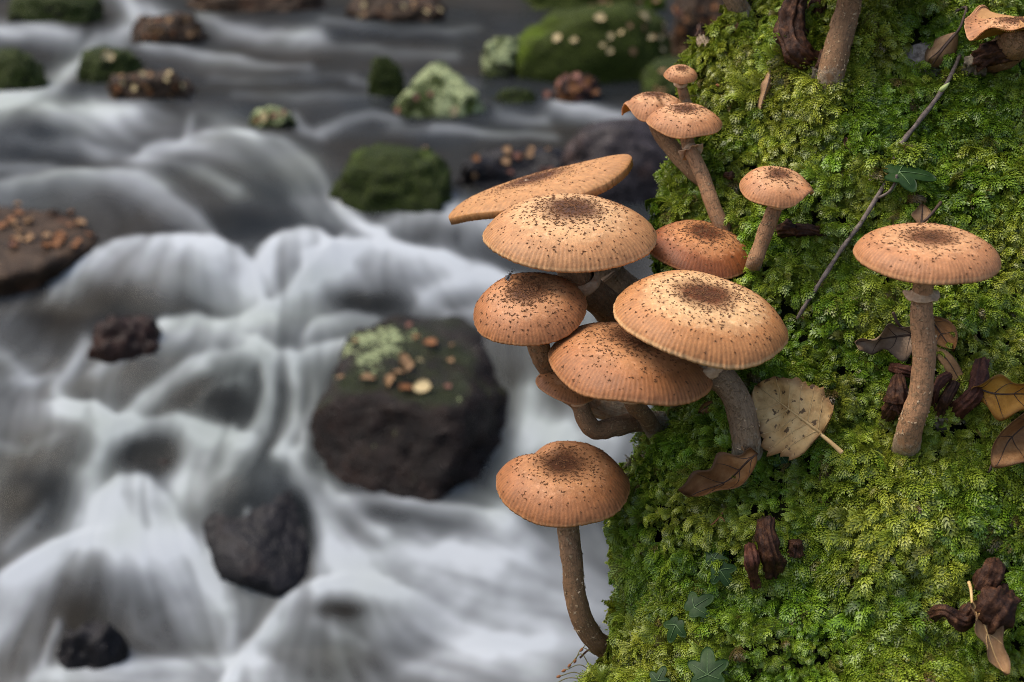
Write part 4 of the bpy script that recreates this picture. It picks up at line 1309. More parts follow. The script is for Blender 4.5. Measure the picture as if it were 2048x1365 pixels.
def leaf_blade(base, tip, width, wl, wr, zf, roll=0.0, nt=44, ns=15, toward=None):
    """blade between two world points; wl/wr(t) half widths (share of width), zf(t, s) height (share of length)"""
    base, tip = np.asarray(base), np.asarray(tip)
    Xa = tip - base; L = np.linalg.norm(Xa); Xa = Xa / L
    view = unit(C0 - (base + tip) / 2) if toward is None else unit(toward)
    Na = unit(view - Xa * (view @ Xa)); Ya = np.cross(Na, Xa)
    c, s_ = math.cos(roll), math.sin(roll)
    Na, Ya = Na * c + Ya * s_, Ya * c - Na * s_
    t = np.linspace(0, 1, nt); s = np.linspace(-1, 1, ns)
    T, S = np.meshgrid(t, s, indexing='ij')
    w = np.where(S < 0, wl(T), wr(T)) * width
    P = lambda T, S, w, h=0.0: base + (T * L)[..., None] * Xa + (S * w)[..., None] * Ya + (zf(T, S) * L + h)[..., None] * Na
    V = P(T, S, w)
    edge = np.maximum(np.abs(S), np.abs(2 * T - 1) ** 3)
    top = V.reshape(-1, 3)
    bot = P(T, S, w, -.00028).reshape(-1, 3)
    nv = len(top)
    F = grid_faces(ns, nt)
    F2 = F[:, ::-1] + nv
    rim = []
    loop = list(range(ns)) + [i * ns + ns - 1 for i in range(1, nt)] + [(nt - 1) * ns + j for j in range(ns - 2, -1, -1)] + [i * ns for i in range(nt - 2, 0, -1)]
    for a, b in zip(loop, loop[1:] + loop[:1]):
        rim.append((a, a + nv, b + nv, b))
    F = np.vstack([F, F2, np.array(rim)])
    return np.vstack([top, bot]), F, np.concatenate([edge.ravel(), edge.ravel()]), (lambda tt, ss, h: P(np.asarray(tt, float), np.asarray(ss, float), np.where(np.asarray(ss) < 0, wl(np.asarray(tt, float)), wr(np.asarray(tt, float))) * width, h))


def add_leaf(label, base, tip, width, wl, wr, zf, mat, roll=0.0, petiole=None, veins=0, vein_mat=None, group='fallen leaves on the mossy stump', name='fallen_leaf', toward=None, vr=.00035, cat='leaf'):
    V, F, E, surf = leaf_blade(base, tip, width, wl, wr, zf, roll, toward=toward)
    root = empty(name, base)
    b = np.asarray(base)
    link('blade', mesh_from('blade', V - b, F, {'edge': E}), mat, root)
    vm = vein_mat or VEIN
    tt = np.linspace(0, .97, 24)
    Vv, Fv = tube(surf(tt, np.zeros(24), .00015), np.linspace(vr * 1.6, vr * .4, 24), 6)
    link('midrib', mesh_from('midrib', Vv - b, Fv), vm, root)
    if veins:
        mb = MB()
        for k in range(veins):
            t0 = .06 + .74 * k / veins
            for sg in (-1, 1):
                u = np.linspace(0, 1, 12)
                p = surf(np.clip(t0 + .20 * u, 0, .98), sg * u * .93, .0001)
                v, f = tube(p, np.linspace(vr * .7, vr * .25, 12), 5)
                mb.add(v, f)
        tag(link('veins', mb.mesh('veins', b), vm, root), kind='stuff')
    if petiole is not None:
        p = spline(petiole, 24)
        v, f = tube(p, np.linspace(vr * 1.7, vr * 2.4, 24), 8)
        link('petiole', mesh_from('petiole', v - b, f), vm, root)
    tag(root, label, cat, group)
    return root


def toothed(n, amp, f):
    return lambda t: f(t) * (1 + amp * ((t * n) % 1.0 - .5) * smooth(t, .02, .15))


ov = lambda t: np.clip(np.sin(math.pi * np.clip(t, 0, 1) ** .62), 0, 1) ** .55 * .98 + .02
lens = lambda t: np.clip(np.sin(math.pi * np.clip(t, 0, 1)), 0, 1) ** .75 + .015


def oak(n, ph=0.0, deep=.35):
    return lambda t: np.clip(np.sin(math.pi * np.clip(t, 0, 1) ** .8), 0, 1) ** .6 * (1 - deep * .5 + deep * .5 * np.cos(2 * math.pi * n * t + ph)) + .03


PXM = .575 / FPX
# the big spotted leaf
b_, t_ = MP(1644, 868, .020), MP(1514, 772, .023)
add_leaf('broad tan toothed leaf with dark spots lying face down beside the cluster', b_, t_, 86 * PXM, toothed(9, .13, lambda t: .80 * ov(t) * (1 + .06 * np.sin(23 * t))), toothed(8, .15, lambda t: 1.05 * ov(t) * (1 + .07 * np.sin(17 * t + 1))),
         lambda T, S: .06 * np.abs(S) ** 1.3 + .045 * np.sin(6 * T + 3 * S) + .02 * np.sin(17 * T + 5 * S) - .10 * (T - .5) ** 2, L_SPOT, .0, [MP(1640, 868, .0203), MP(1662, 886, .020), MP(1684, 906, .018)], 5, None, vr=.00042)
# curled oak leaf at the foot of the front mushroom
add_leaf('curled brown oak leaf at the foot of the front mushroom', MP(1516, 908, .023), MP(1377, 996, .021), 40 * PXM, oak(2.5, .3, .55), oak(2, 1.2, .2),
         lambda T, S: .30 * np.abs(S) ** 1.6 * (.4 + T) - .18 * np.sin(math.pi * T) + .05 * np.sin(9 * T + 3 * S), L_BROWN, -.35, None, 3, VEIN_DARK, vr=.0003)
# oak leaf behind the tall mushroom, three pieces spread
add_leaf('grey brown oak leaf caught behind the tall ringed stem', MP(1832, 668, .015), MP(1712, 690, .017), 40 * PXM, oak(2, .2, .5), oak(2.2, 2.0, .5),
         lambda T, S: .16 * np.sin(7 * T) * S + .18 * np.abs(S) ** 1.5 - .1 * T, L_GREY, .45, [MP(1832, 668, .011), MP(1800, 652, .018), MP(1786, 625, .022)], 3, VEIN_DARK, vr=.0003)
add_leaf('brown folded leaf lobe sticking out right of the tall ringed stem', MP(1862, 640, .012), MP(1908, 702, .012), 26 * PXM, lens, lens, lambda T, S: .25 * np.abs(S) ** 1.4 - .1 * T, L_BROWN, .3, None, 2, VEIN_DARK, vr=.00025)
add_leaf('thin twisted brown leaf strip running from the tall stem to the yellow leaf', MP(1868, 700, .010), MP(1950, 790, .012), 9 * PXM, lens, lens, lambda T, S: .08 * np.sin(6 * T) + .1 * S, L_TAN, .6, None, 0, VEIN_DARK, vr=.0002)
add_leaf('yellow ochre lobed leaf at the edge beside the withered stalks', MP(1945, 770, .022), MP(2095, 805, .026), 46 * PXM, oak(2, .5, .45), oak(2, 2.5, .45),
         lambda T, S: .10 * np.sin(6 * T + S) + .12 * np.abs(S) ** 1.5, L_YELLOW, -.5, None, 3, VEIN_DARK, vr=.0003)
add_leaf('large curled brown leaf at the edge below the yellow one', MP(2090, 800, .020), MP(1982, 935, .019), 48 * PXM, lens, oak(1.5, 1.0, .3),
         lambda T, S: .42 * np.abs(S) ** 1.5 * (1.1 - T) + .06 * np.sin(8 * T + 2 * S), L_BROWN, .5, [MP(1984, 930, .014), MP(1976, 950, .012), MP(1974, 962, .009)], 3, VEIN_DARK, vr=.0003)
add_leaf('narrow lobed orange brown leaf hanging over the shrivelled clump in the lower corner', MP(1944, 1205, .016), MP(2012, 1352, .013), 27 * PXM, oak(2.5, .2, .4), oak(2, 1.4, .35),
         lambda T, S: .07 * np.sin(6 * T) + .13 * np.abs(S) ** 1.5, L_TAN, .35, [MP(1944, 1205, .016), MP(1942, 1180, .013), MP(1938, 1165, .011)], 2, None, vr=.0003)
add_leaf('rolled brown leaf stuck to the moss at the top of the twig', MP(1918, 62, .014), MP(1858, 120, .012), 30 * PXM, lens, lens, lambda T, S: -.32 * S ** 2 + .08 * np.sin(7 * T), L_TAN, -.2,
         [MP(1866, 128, .013), MP(1885, 100, .021), MP(1916, 62, .018), MP(1926, 40, .014), MP(1932, 15, .012), MP(1908, 25, .012)], 0, VEIN_DARK, vr=.0003)
add_leaf('small shrivelled tan leaf hanging on the moss above the small mushrooms', MP(1540, 140, .010), MP(1524, 216, .010), 12 * PXM, oak(2.5, 0, .4), oak(2, 2, .4), lambda T, S: .12 * np.sin(5 * T) - .15 * S ** 2, L_TAN, .2,
         [MP(1540, 140, .010), MP(1530, 128, .009), MP(1545, 136, .010)], 0, VEIN_DARK, vr=.00022)
add_leaf('scrap of dry leaf standing up just behind the tall mushroom cap', MP(1842, 450, .010), MP(1846, 410, .012), 20 * PXM, oak(1.5, 0, .3), oak(1.5, 2, .3), lambda T, S: .2 * S ** 2, L_TAN, .1,
         [MP(1842, 448, .014), MP(1860, 432, .016), MP(1882, 405, .012)], 0, VEIN_DARK, vr=.0003)
add_leaf('scrap of brown leaf in the shade under the wide orange cap', MP(1434, 800, .010), MP(1396, 826, .010), 11 * PXM, lens, lens, lambda T, S: .2 * S ** 2, L_BROWN, .2, None, 0, VEIN_DARK, vr=.0002)
add_leaf('tiny brown scrap clinging to the foot of the front mushroom stem', MP(1478, 862, .030), MP(1490, 905, .024), 8 * PXM, lens, lens, lambda T, S: -.2 * S ** 2, L_TAN, .1, None, 0, VEIN_DARK, vr=.0002)
add_leaf('tiny reddish scrap of dry leaf in the open moss', MP(1690, 280, .010), MP(1700, 305, .010), 7 * PXM, lens, lens, lambda T, S: .3 * S ** 2, L_RED, .2, None, 0, VEIN_DARK, vr=.00015)


def ivy_leaf(label, cpx, cpy, r_px, ang, off=.013, lobes=5, tiltv=(0, 0, 0), sharp=.40, stalk=None):
    c = MP(cpx, cpy, off - .003)
    N = unit(unit(C0 - c) + np.array(tiltv))
    a0 = math.radians(ang)
    dirv = RT * math.cos(a0) + UP * math.sin(a0)
    X = unit(dirv - N * (dirv @ N)); Y = np.cross(N, X)
    R = .85 * r_px * float((c - C0) @ FW) / FPX
    na, nr = 90, 9
    a = np.linspace(-math.pi, math.pi, na, endpoint=False)
    lob = {3: [(0, 1.0, .34), (1.15, .75, .36), (-1.15, .75, .36)], 5: [(0, 1.0, .30), (.95, .82, .30), (-.95, .82, .30), (1.95, .55, .35), (-1.95, .55, .35)]}[lobes]
    out = .52 + 0 * a
    for m_, h_, w_ in lob:
        d = (a - m_ + math.pi) % (2 * math.pi) - math.pi
        out = np.maximum(out, h_ * np.exp(-np.abs(d / (w_ * 1.9)) ** 1.7 * .9) + .14 * np.exp(-(d / .9) ** 2))
    out = out * (1 - .45 * np.exp(-((np.abs(a) - math.pi) / .28) ** 2))
    rr = np.linspace(0, 1, nr)
    A, Rr = np.meshgrid(a, rr)
    O = np.tile(out, (nr, 1)) * Rr
    z = -.26 * O ** 2 + .10 * np.abs(np.sin(A)) * O + .05 * np.cos(3 * A) * O ** 2
    V = c + (O * np.cos(A) * R)[..., None] * X + (O * np.sin(A) * R)[..., None] * Y + (z * R)[..., None] * N
    top = V.reshape(-1, 3); bot = (V - N * .0003).reshape(-1, 3)
    F = grid_faces(na, nr, True); F2 = F[:, ::-1] + len(top)
    k0 = (nr - 1) * na
    rim = np.array([(k0 + i, k0 + i + len(top), k0 + (i + 1) % na + len(top), k0 + (i + 1) % na) for i in range(na)])
    root = empty('ivy_leaf', c)
    link('blade', mesh_from('blade', np.vstack([top, bot]) - c, np.vstack([F, F2, rim])), IVY, root)
    mb = MB()
    for m_, h_, w_ in lob:
        u = np.linspace(0, .9, 8) * h_
        zz = (-.26 * u ** 2 + .10 * abs(math.sin(m_)) * u + .05 * math.cos(3 * m_) * u ** 2) * R + .00022
        p = c + (u * math.cos(m_) * R)[:, None] * X + (u * math.sin(m_) * R)[:, None] * Y + zz[:, None] * N
        v, f = tube(p, np.linspace(.00022, .00010, 8), 5); mb.add(v, f)
    tag(link('veins', mb.mesh('veins', c), IVY_VEIN, root), kind='stuff')
    if stalk is not None:
        v, f = tube(spline([c] + list(stalk), 20), .00035, 7)
        link('petiole', mesh_from('petiole', v - c, f), IVY_VEIN, root)
    tag(root, label, 'leaf', 'ivy leaves on the mossy stump')


ivy_leaf('ivy leaf with pointed lobes on the grey twig above the tall mushroom', 1798, 345, 78, -8, .020, 3, (0, .1, 2.6), stalk=[MP(1795, 365, .018), MP(1782, 385, .014), MP(1762, 395, .009)])
ivy_leaf('dark ivy leaf half under the curled oak leaf', 1402, 962, 46, 205, .009, 3, (0, 0, .6))
ivy_leaf('single ivy lobe showing below the spotted leaf', 1562, 912, 34, -55, .010, 3, (0, 0, .3))
ivy_leaf('large dark ivy leaf under the open moss above the lower edge, topmost of its trail', 1428, 1118, 40, 60, .012, 3, (-.3, 0, .4))
ivy_leaf('blue green ivy leaf pointing down below the topmost of its trail', 1440, 1140, 44, -55, .013, 3, (-.2, 0, .1))
ivy_leaf('slanting ivy leaf on the lower trail beside yellow green buds', 1388, 1215, 48, 35, .012, 3, (-.4, 0, .5))
ivy_leaf('ivy leaf hanging down at the end of the lower trail', 1352, 1250, 40, -115, .011, 3, (-.5, 0, .2))
ivy_leaf('big two lobed ivy leaf cut by the bottom edge', 1415, 1350, 62, 95, .014, 5, (-.2, 0, .3))
ivy_leaf('dark ivy leaf tip cut by the bottom edge next to the big one', 1315, 1362, 34, 70, .011, 3, (-.4, 0, .2))

# ---- twig
tw = [MP(1922, 105, .004), MP(1905, 145, .009), MP(1880, 188, .011), MP(1838, 243, .011), MP(1798, 296, .011), MP(1778, 352, .012), MP(1752, 398, .011), MP(1718, 452, .011), MP(1688, 492, .012), MP(1650, 550, .014), MP(1620, 596, .014), MP(1594, 638, .010)]
root = empty('twig', tw[-1])
pth = spline(tw, 90)
v, f = tube(pth, np.interp(np.linspace(0, 1, 90), [0, .25, .6, 1], [4.2, 5.2, 5.0, 4.2]) * PXM * (1 + .12 * np.sin(np.arange(90) * .9)), 12, True, .12, 400, 4)
link('stalk', mesh_from('stalk', v - tw[-1], f), TWIG, root)
v, f = tube(spline([MP(1758, 396, .012), MP(1778, 384, .015), MP(1791, 364, .018), MP(1794, 350, .020)], 16), 3.0 * PXM, 8)
link('side_shoot', mesh_from('side_shoot', v - tw[-1], f), TWIG, root)
v, f = tube(spline([MP(1880, 182, .014), MP(1890, 174, .016), MP(1899, 166, .017)], 10), np.array([4, 5, 5.5, 5.5, 5, 4.5, 4, 3, 2, 1.]) * PXM, 8)
link('bud', mesh_from('bud', v - tw[-1], f), simple_material('bud_green', [(.3, (.30, .38, .12)), (.7, (.45, .5, .2))], 200), root)
tag(root, 'thin grey twig slanting across the moss above the tall mushroom', 'twig')


# ---- shrivelled old mushrooms
def withered(label, parts, name='withered_mushroom', seed=1):
    allp = [p for kind, pts, r, m in parts for p in pts]
    b = allp[-1]
    root = empty(name, b)
    for i, (kind, pts, r, m) in enumerate(parts):
        n = 46
        path = spline(pts, n)
        dd = float((path[0] - C0) @ FW) / FPX
        rr = np.interp(np.linspace(0, 1, n), np.linspace(0, 1, len(r)), r) * dd * .9
        v, f = tube(path, rr, 40, True, .34, 130, seed + i * 7)
        # lengthwise wrinkles
        k = np.arange(40)[None, :]; jj = np.linspace(0, 1, n)[:, None]
        wr = 1 + .15 * np.sin(k * 1.25 + seed + 2.5 * jj) + .13 * np.sin(k * 2.2 - 3 * jj + seed) + .06 * np.sin(9 * jj + k * .5)
        vv = v[:-2].reshape(n, 40, 3); cc = path[:, None, :]
        v[:-2] = (cc + (vv - cc) * wr[:, :, None]).reshape(-1, 3)
        link(kind, mesh_from(kind, v - b, f), m, root)
    tag(root, label, 'mushroom', 'withered old mushrooms on the stump')
    return root


withered('large dark wrinkled mushroom stem curled like a hook at the top edge',
         [('stem', [MP(1602, -30, .030), MP(1586, 20, .028), MP(1578, 62, .026), MP(1588, 104, .020), MP(1618, 124, .012), MP(1648, 128, .004)], [22, 26, 27, 26, 22, 18], WITHER)], seed=3)
withered('narrow dark withered stalk hanging at the top edge beside the hooked stem', [('stem', [MP(1632, -25, .018), MP(1634, 10, .016), MP(1640, 46, .010)], [14, 14, 9], WITHER_RED)], seed=5)
withered('dark curled withered stalk between the thick scaly stem and the narrow one', [('stem', [MP(1668, -25, .016), MP(1664, 5, .014), MP(1672, 40, .010)], [15, 14, 8], WITHER)], seed=6)
withered('small pointed brown stub with a pale foot beside the thick scaly stem', [('stem', [MP(1648, 102, .016), MP(1642, 140, .015)], [9, 14], WITHER), ('foot', [MP(1641, 138, .015), MP(1636, 172, .006)], [14, 15], PALE_BASE)], seed=7)
withered('pale mouldy foot of the thick scaly stem sunk in moss', [('foot', [MP(1668, 150, .014), MP(1664, 185, .006)], [22, 24], PALE_BASE)], seed=8)
withered('brown broken stub bent outward on the stump edge near the tiniest mushroom',
         [('cap', [MP(1402, 50, .01), MP(1401, 74, .01)], [9, 12], WITHER), ('stem', [MP(1402, 72, .010), MP(1412, 92, .010), MP(1428, 108, .012), MP(1452, 116, .006)], [9, 11, 12, 12], STEM_GREY)], seed=9)
withered('frayed brown tuft of dead mushroom at the stump edge under the leaning stem', [('stem', [MP(1420, 52, .006), MP(1440, 58, .008), MP(1462, 72, .008), MP(1470, 92, .004)], [6, 9, 11, 8], WITHER)], seed=10)
withered('black lump of rotted mushroom below the arched small cap', [('cap', [MP(1560, 462, .010), MP(1576, 458, .014), MP(1592, 462, .012)], [10, 15, 11], WITHER), ('stem', [MP(1590, 462, .012), MP(1610, 458, .013), MP(1642, 466, .008)], [12, 13, 9], WITHER)], seed=11)
withered('tiny dark lump beside the bent stem of the small ringed mushroom', [('cap', [MP(1450, 350, .008), MP(1462, 352, .010)], [7, 8], WITHER)], seed=12)
withered('dark bulbous shrivelled mushroom close against the tall stem', [('cap', [MP(1796, 752, .016), MP(1797, 782, .020), MP(1796, 806, .018)], [8, 20, 22], WITHER), ('stem', [MP(1790, 806, .018), MP(1775, 832, .008)], [20, 17], WITHER)], seed=13)
withered('ragged reddish scrap of old cap behind the tall stem', [('cap', [MP(1782, 735, .010), MP(1812, 742, .014), MP(1830, 748, .012)], [9, 13, 11], WITHER_RED)], seed=14)
withered('reddish hooked stalk just right of the tall stem foot', [('stem', [MP(1900, 752, .018), MP(1880, 765, .020), MP(1868, 790, .018), MP(1866, 835, .006)], [9, 11, 12, 13], WITHER_RED)], seed=15)
withered('brown upright stalk with pale foot in the shrivelled clump', [('stem', [MP(1910, 765, .018), MP(1892, 800, .018), MP(1882, 832, .010)], [9, 13, 14], WITHER), ('foot', [MP(1882, 828, .012), MP(1880, 856, .004)], [14, 12], PALE_BASE)], seed=16)
withered('thick reddish stalk slanting up out of the shrivelled clump', [('stem', [MP(1962, 722, .018), MP(1958, 760, .020), MP(1948, 790, .022), MP(1920, 815, .016), MP(1895, 832, .006)], [17, 15, 16, 18, 16], WITHER_RED)], seed=17)
withered('taller of two dark shrivelled stubs beside the ivy trail', [('stem', [MP(1530, 1042, .016), MP(1534, 1075, .018), MP(1542, 1110, .014), MP(1548, 1140, .004)], [17, 20, 22, 20], WITHER)], seed=18)
withered('shorter of two dark shrivelled stubs beside the ivy trail', [('stem', [MP(1500, 1092, .016), MP(1504, 1125, .018), MP(1510, 1172, .006)], [12, 15, 10], WITHER_RED)], seed=19)
withered('small round brown stub to the side of the two dark stubs', [('stem', [MP(1592, 1084, .010), MP(1590, 1110, .006)], [13, 15], WITHER)], seed=20)
withered('broad shrivelled cap with pale rim in the lower corner', [('cap', [MP(2012, 1190, .014), MP(1990, 1215, .018), MP(1968, 1248, .010)], [28, 36, 24], WITHER), ('stem', [MP(1990, 1122, .014), MP(1984, 1148, .018), MP(1972, 1180, .014)], [9, 22, 20], WITHER)], seed=21)
withered('dark curled stalk left of the broad shrivelled cap', [('stem', [MP(1868, 1228, .010), MP(1890, 1222, .016), MP(1925, 1240, .014), MP(1945, 1215, .012)], [13, 14, 22, 18], WITHER)], seed=22)
withered('brown old stem base under the wavy mushroom in the corner', [('stem', [MP(2030, 95, .022), MP(1990, 105, .022), MP(1960, 118, .014)], [26, 24, 22], WITHER), ('foot', [MP(1956, 118, .014), MP(1944, 140, .006)], [22, 20], PALE_BASE)], seed=23)

# ---- bare bark showing through the moss
th_ = np.arccos(np.clip(1 - (np.linspace(1795, 1915, 30) - edge_x(118.)) / EDGE_A, -1, 1)); py_ = np.linspace(68, 162, 26)
T_, Y_ = np.meshgrid(th_, py_)
V_ = mound_point(T_, Y_) - mound_normal(T_, Y_) * (.0008 + .006 * smooth(np.hypot((T_ - th_.mean()) / (np.ptp(th_) / 2), (Y_ - 115) / 47), .55, 1.1))[..., None]
link('bark', mesh_from('bark', V_.reshape(-1, 3) - _o0, grid_faces(30, 26)), simple_material('bark_grey', [(.3, (.08, .065, .05)), (.5, (.22, .18, .14)), (.75, (.42, .37, .31))], 420, .9, .9, .001), stump)

# ---- thin red root and spore stalks growing out of the moss
RED_THIN = simple_material('root_red', [(.3, (.16, .06, .02)), (.7, (.30, .13, .05))], 300)
b_ = MP(1452, 1018, .010)
root = empty('root', b_)
mb = MB()
v, f = tube(spline([MP(1390, 1059, .011), MP(1418, 1053, .012), MP(1438, 1036, .012), MP(1452, 1014, .010)], 24), 1.6 * PXM, 6); mb.add(v, f)
link('strand', mb.mesh('strand', b_), RED_THIN, root)
v, f = tube(spline([MP(1440, 1034, .012), MP(1446, 1038, .013), MP(1450, 1046, .012)], 10), 1.1 * PXM, 6)
link('branch', mesh_from('branch', v - b_, f), RED_THIN, root)
tag(root, 'thin orange root thread on the moss below the curled oak leaf', 'root')
GREEN_THIN = simple_material('seta_olive', [(.3, (.10, .09, .02)), (.7, (.20, .17, .04))], 300)
for k, (a, m_, e) in enumerate([((1178, 1330), (1162, 1308), (1142, 1328)), ((1190, 1310), (1165, 1296), (1152, 1318)), ((1185, 1345), (1160, 1330), (1132, 1340)), ((1175, 1358), (1150, 1345), (1122, 1352)),
                                ((1182, 1362), (1140, 1356), (1114, 1366)), ((1196, 1296), (1176, 1286), (1166, 1296)), ((1446, 172), (1452, 178), (1440, 173)), ((1420, 232), (1405, 196), (1378, 192))]):
    d0 = .625 if k < 6 else .66
    p = spline([W(np.array(float(x)), np.array(float(y)), np.array(d0)) for x, y in (a, m_, e)], 16)
    v, f = tube(p, 1.0 * .62 / FPX, 5)
    so = link('spore_stalk', mesh_from('spore_stalk', v - _o0, f), GREEN_THIN, stump)
    dirp = unit(p[-1] - p[-3])
    v, f = tube(np.array([p[-1] + dirp * .0022 * u for u in np.linspace(0, 1, 8)]), np.array([.8, 2.2, 3, 3.1, 3, 2.6, 1.8, .5]) * .62 / FPX, 8)
    link('capsule', mesh_from('capsule', v - _o0, f), RED_THIN, so)
v, f = tube(spline([W(np.array(float(x)), np.array(float(y)), np.array(.63)) for x, y in ((1182, 1298), (1172, 1304), (1160, 1316))], 10), 2.2 * .63 / FPX, 7)
bb = W(np.array(1182.), np.array(1298.), np.array(.63))
tag(link('twig', mesh_from('twig', v - bb, f), WITHER, None, [float(c) for c in bb]), 'short black twig stub beside the foot of the solitary mushroom', 'twig')

# ---- fly on the left cap
fl_c = W(np.array(1019.), np.array(551.), np.array(.587))
FLY = simple_material('fly_dark', [(.3, (.012, .011, .010)), (.7, (.05, .045, .04))], 900, .4)
root = empty('fly', fl_c)
ax = unit(RT * .55 + UP * .8)
for nm, o_, ln, rd in (('abdomen', -.0012, .0022, .00055), ('thorax', .0006, .0011, .00060), ('head', .0017, .0006, .00042)):
    u = np.linspace(-1, 1, 9)
    v, f = tube(fl_c + (ax * (o_))[None] + u[:, None] * ax * ln / 2, rd * np.sqrt(np.maximum(.02, 1 - u * u)), 10)
    link(nm, mesh_from(nm, v - fl_c, f), FLY, root)
for sg in (-1, 1):
    sd = np.cross(ax, -FW) * sg
    v = np.array([ax * .0006 + sd * .0002, -ax * .0008 + sd * .0009 - FW * .0003, -ax * .0026 + sd * .0007 - FW * .0002, -ax * .0020 + sd * .0001 - FW * .0003])
    v = np.vstack([v, v - FW * .00006])
    link('wing', mesh_from('wing', v, [(0, 1, 2, 3), (7, 6, 5, 4), (0, 4, 5, 1), (1, 5, 6, 2), (2, 6, 7, 3), (3, 7, 4, 0)], None, False), simple_material('wing_grey', [(.3, (.10, .10, .10)), (.7, (.2, .2, .2))], 300), root)
    v, f = tube(spline([fl_c + ax * .0019 + sd * .0001, fl_c + ax * .0028 + sd * .0005, fl_c + ax * .0034 + sd * .0003], 8), .00007, 5)
    link('antenna', mesh_from('antenna', v - fl_c, f), FLY, root)
    for q in (-.6, .2, .9):
        v, f = tube(spline([fl_c + ax * .0008 * q, fl_c + ax * .0014 * q + sd * .0010 + FW * .0002, fl_c + ax * .0016 * q + sd * .0014 + FW * .0008], 8), .00008, 5)
        link('leg', mesh_from('leg', v - fl_c, f), FLY, root)
tag(root, 'small dark fly sitting on the left mushroom cap', 'fly')


# ---- fallen leaves on the boulders
def litter_mesh(seed):
    r = np.random.default_rng(seed)
    V, F, E, _s = leaf_blade(np.array([-.5, 0, 0]), np.array([.5, 0, 0]), r.uniform(.30, .45), lens, lens, lambda T, S: .12 * np.abs(S) ** 1.5 + .06 * np.sin(5 * T + seed), 0.0, 9, 5, toward=np.array([0., 0, 1]))
    return mesh_from('fallen_leaf', V, F, {'edge': E})


LIT = {}
for nm, m in (('tan', L_TAN), ('rust', L_RUST), ('red', L_RED), ('pale', L_PALE), ('brown', L_BROWN)):
    LIT[nm] = []
    for k in range(3):
        me = litter_mesh(300 + k); me.materials.append(m); LIT[nm].append(me)


ORD = ['first', 'second', 'third', 'fourth', 'fifth', 'sixth', 'seventh', 'eighth', 'ninth', 'tenth', 'eleventh', 'twelfth', 'thirteenth', 'fourteenth', 'fifteenth', 'sixteenth', 'seventeenth', 'eighteenth', 'nineteenth', 'twentieth', 'twenty-first', 'twenty-second', 'twenty-third', 'twenty-fourth']
WORD = dict(tan='tan', rust='orange brown', red='reddish', pale='pale', brown='brown')


def litter(rock, pts, kinds, where, group, size=(18, 30)):
    """leaves dropped on a boulder where the survey saw them; each told apart by colour and its turn from the left"""
    r = np.random.default_rng(sum(map(ord, rock)))
    count = {}
    for p in sorted(pts, key=lambda q: q[0]):
        d = ray(np.array(float(p[0])), np.array(float(p[1])))
        hit = ROCKS[rock].ray_cast(Vector(C0), Vector(unit(d)))
        if hit[0] is None:
            continue
        loc = np.array(hit[0]); nrm = unit(np.array(hit[1]))
        if nrm @ (C0 - loc) < 0: nrm = -nrm
        nrm = unit(nrm + r.normal(0, .18, 3))
        x = unit(np.cross(nrm, r.normal(0, 1, 3))); y = np.cross(nrm, x)
        kind = p[2] if len(p) > 2 else kinds[int(r.integers(0, len(kinds)))]
        s = (p[3] if len(p) > 3 else r.uniform(*size)) * float((loc - C0) @ FW) / FPX
        o = bpy.data.objects.new('fallen_leaf', LIT[kind][int(r.integers(0, 3))])
        COL.objects.link(o)
        o.matrix_world = Matrix.Translation(Vector(loc + nrm * .004)) @ Matrix((x, y, nrm)).transposed().to_4x4() @ Matrix.Diagonal((s, s, s * 1.2, 1))
        k = count[kind] = count.get(kind, 0) + 1
        lab = where if group is None else '%s %s leaf from the left on %s' % (ORD[min(k, 24) - 1], WORD[kind], where)
        tag(o, lab, 'leaf', group)


def spread_pts(seed, box, n):
    r = np.random.default_rng(seed)
    return [(r.uniform(box[0], box[2]), r.uniform(box[1], box[3])) for _ in range(n)]


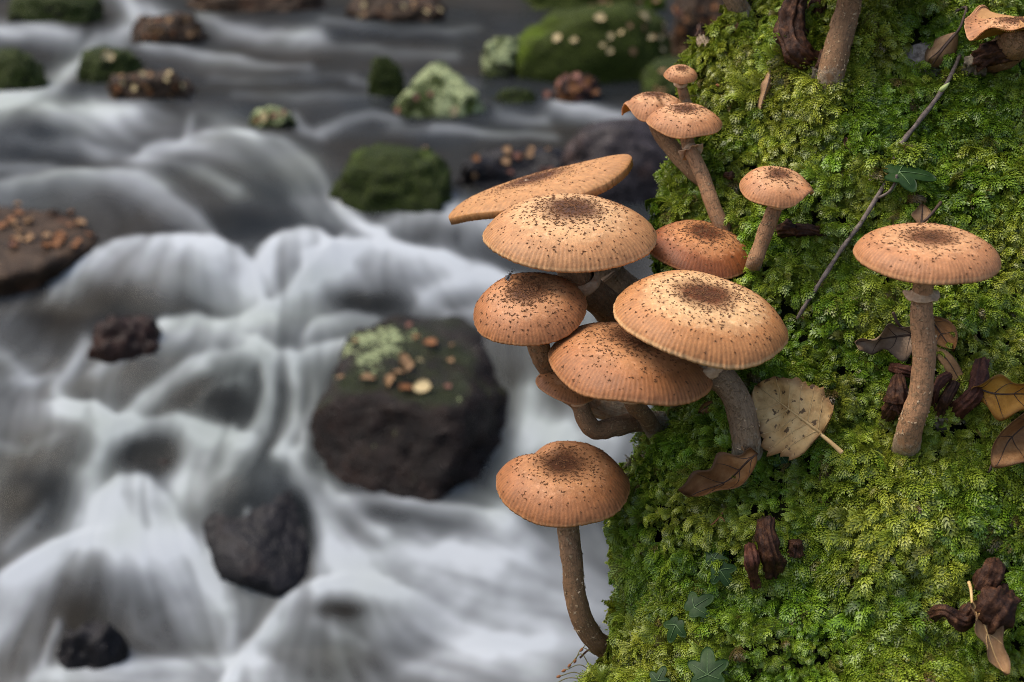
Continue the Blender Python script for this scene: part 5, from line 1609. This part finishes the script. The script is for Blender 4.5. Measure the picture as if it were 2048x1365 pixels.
litter('central', [(803, 722, 'tan', 36), (815, 735, 'tan', 30), (735, 762, 'tan', 34), (785, 765, 'tan', 36), (795, 752, 'tan', 30), (810, 782, 'rust', 34), (833, 680, 'rust', 22), (862, 692, 'rust', 34), (905, 696, 'tan', 18),
                   (820, 655, 'red', 18), (902, 726, 'tan', 18), (710, 688, 'rust', 18), (838, 726, 'pale', 16), (895, 778, 'red', 18), (684, 760, 'tan', 20)], ['tan'], 'the large central boulder', 'leaves on the central boulder')
litter('central', [(848, 780, 'pale', 42)], ['pale'], 'round pale yellow leaf lying on the central boulder', None)
litter('b3', [(215, 116, 'pale', 30)], ['pale'], 'round yellow leaf on the small mossy boulder', None)
litter('slab', spread_pts(1, (0, 405, 185, 500), 38), ['rust', 'rust', 'tan', 'red'], 'the flat slab', 'leaves on the slab', (16, 26))
litter('b2', spread_pts(2, (268, 34, 395, 78), 16), ['tan', 'rust'], 'the long brown boulder', 'leaves on the long brown boulder', (12, 18))
litter('b5', spread_pts(3, (230, 145, 380, 192), 16), ['tan', 'rust', 'pale'], 'the low stone beside the white channel', 'leaves on the low stone', (12, 18))
litter('lichen', [(860, 190), (905, 225, 'pale', 22), (800, 222, 'red', 18), (830, 195)], ['tan', 'red'], 'the pointed lichen boulder', 'leaves on the lichen boulder', (12, 18))
litter('b10', [(1115, 80, 'pale', 22), (1200, 38, 'pale', 26), (1285, 36, 'pale', 28)] + spread_pts(4, (1110, 45, 1330, 105), 14), ['tan', 'pale'], 'the long mossy boulder', 'leaves on the long mossy boulder', (12, 18))
litter('b12', spread_pts(5, (940, 300, 1120, 350), 12), ['tan', 'red', 'rust'], 'the wet rock behind the saucer cap', 'leaves on the wet rock', (14, 22))
litter('b15', [(515, 240), (530, 235, 'pale', 22), (550, 232), (568, 226)], ['tan', 'red'], 'the stone in the dark pool', 'leaves on the pool stone', (14, 20))
litter('b16', spread_pts(6, (720, 4, 880, 34), 10), ['tan', 'pale'], 'the top edge middle boulder', 'leaves on the top edge boulder', (12, 18))
litter('b19', spread_pts(7, (1095, 155, 1190, 198), 20), ['red', 'red', 'rust'], 'the leaf heaped low stone', 'heaped reddish leaves', (16, 24))
litter('b22', spread_pts(8, (1335, 0, 1440, 100), 16), ['red', 'rust', 'tan'], 'the bank stone behind the stub', 'leaves on the bank stone', (16, 24))
litter('b14', spread_pts(9, (1295, 130, 1330, 190), 4), ['tan'], 'the rock behind the tiniest mushroom', 'leaves on the dark rock', (14, 20))
litter('b7', [(878, 296, 'rust', 24), (850, 300, 'tan', 14)], ['tan'], 'the square mossy boulder', 'leaves on the square boulder', (14, 20))
litter('b17', spread_pts(10, (1080, 0, 1320, 16), 8), ['tan', 'pale'], 'the top edge mossy bank rock', 'leaves on the bank rock', (14, 20))
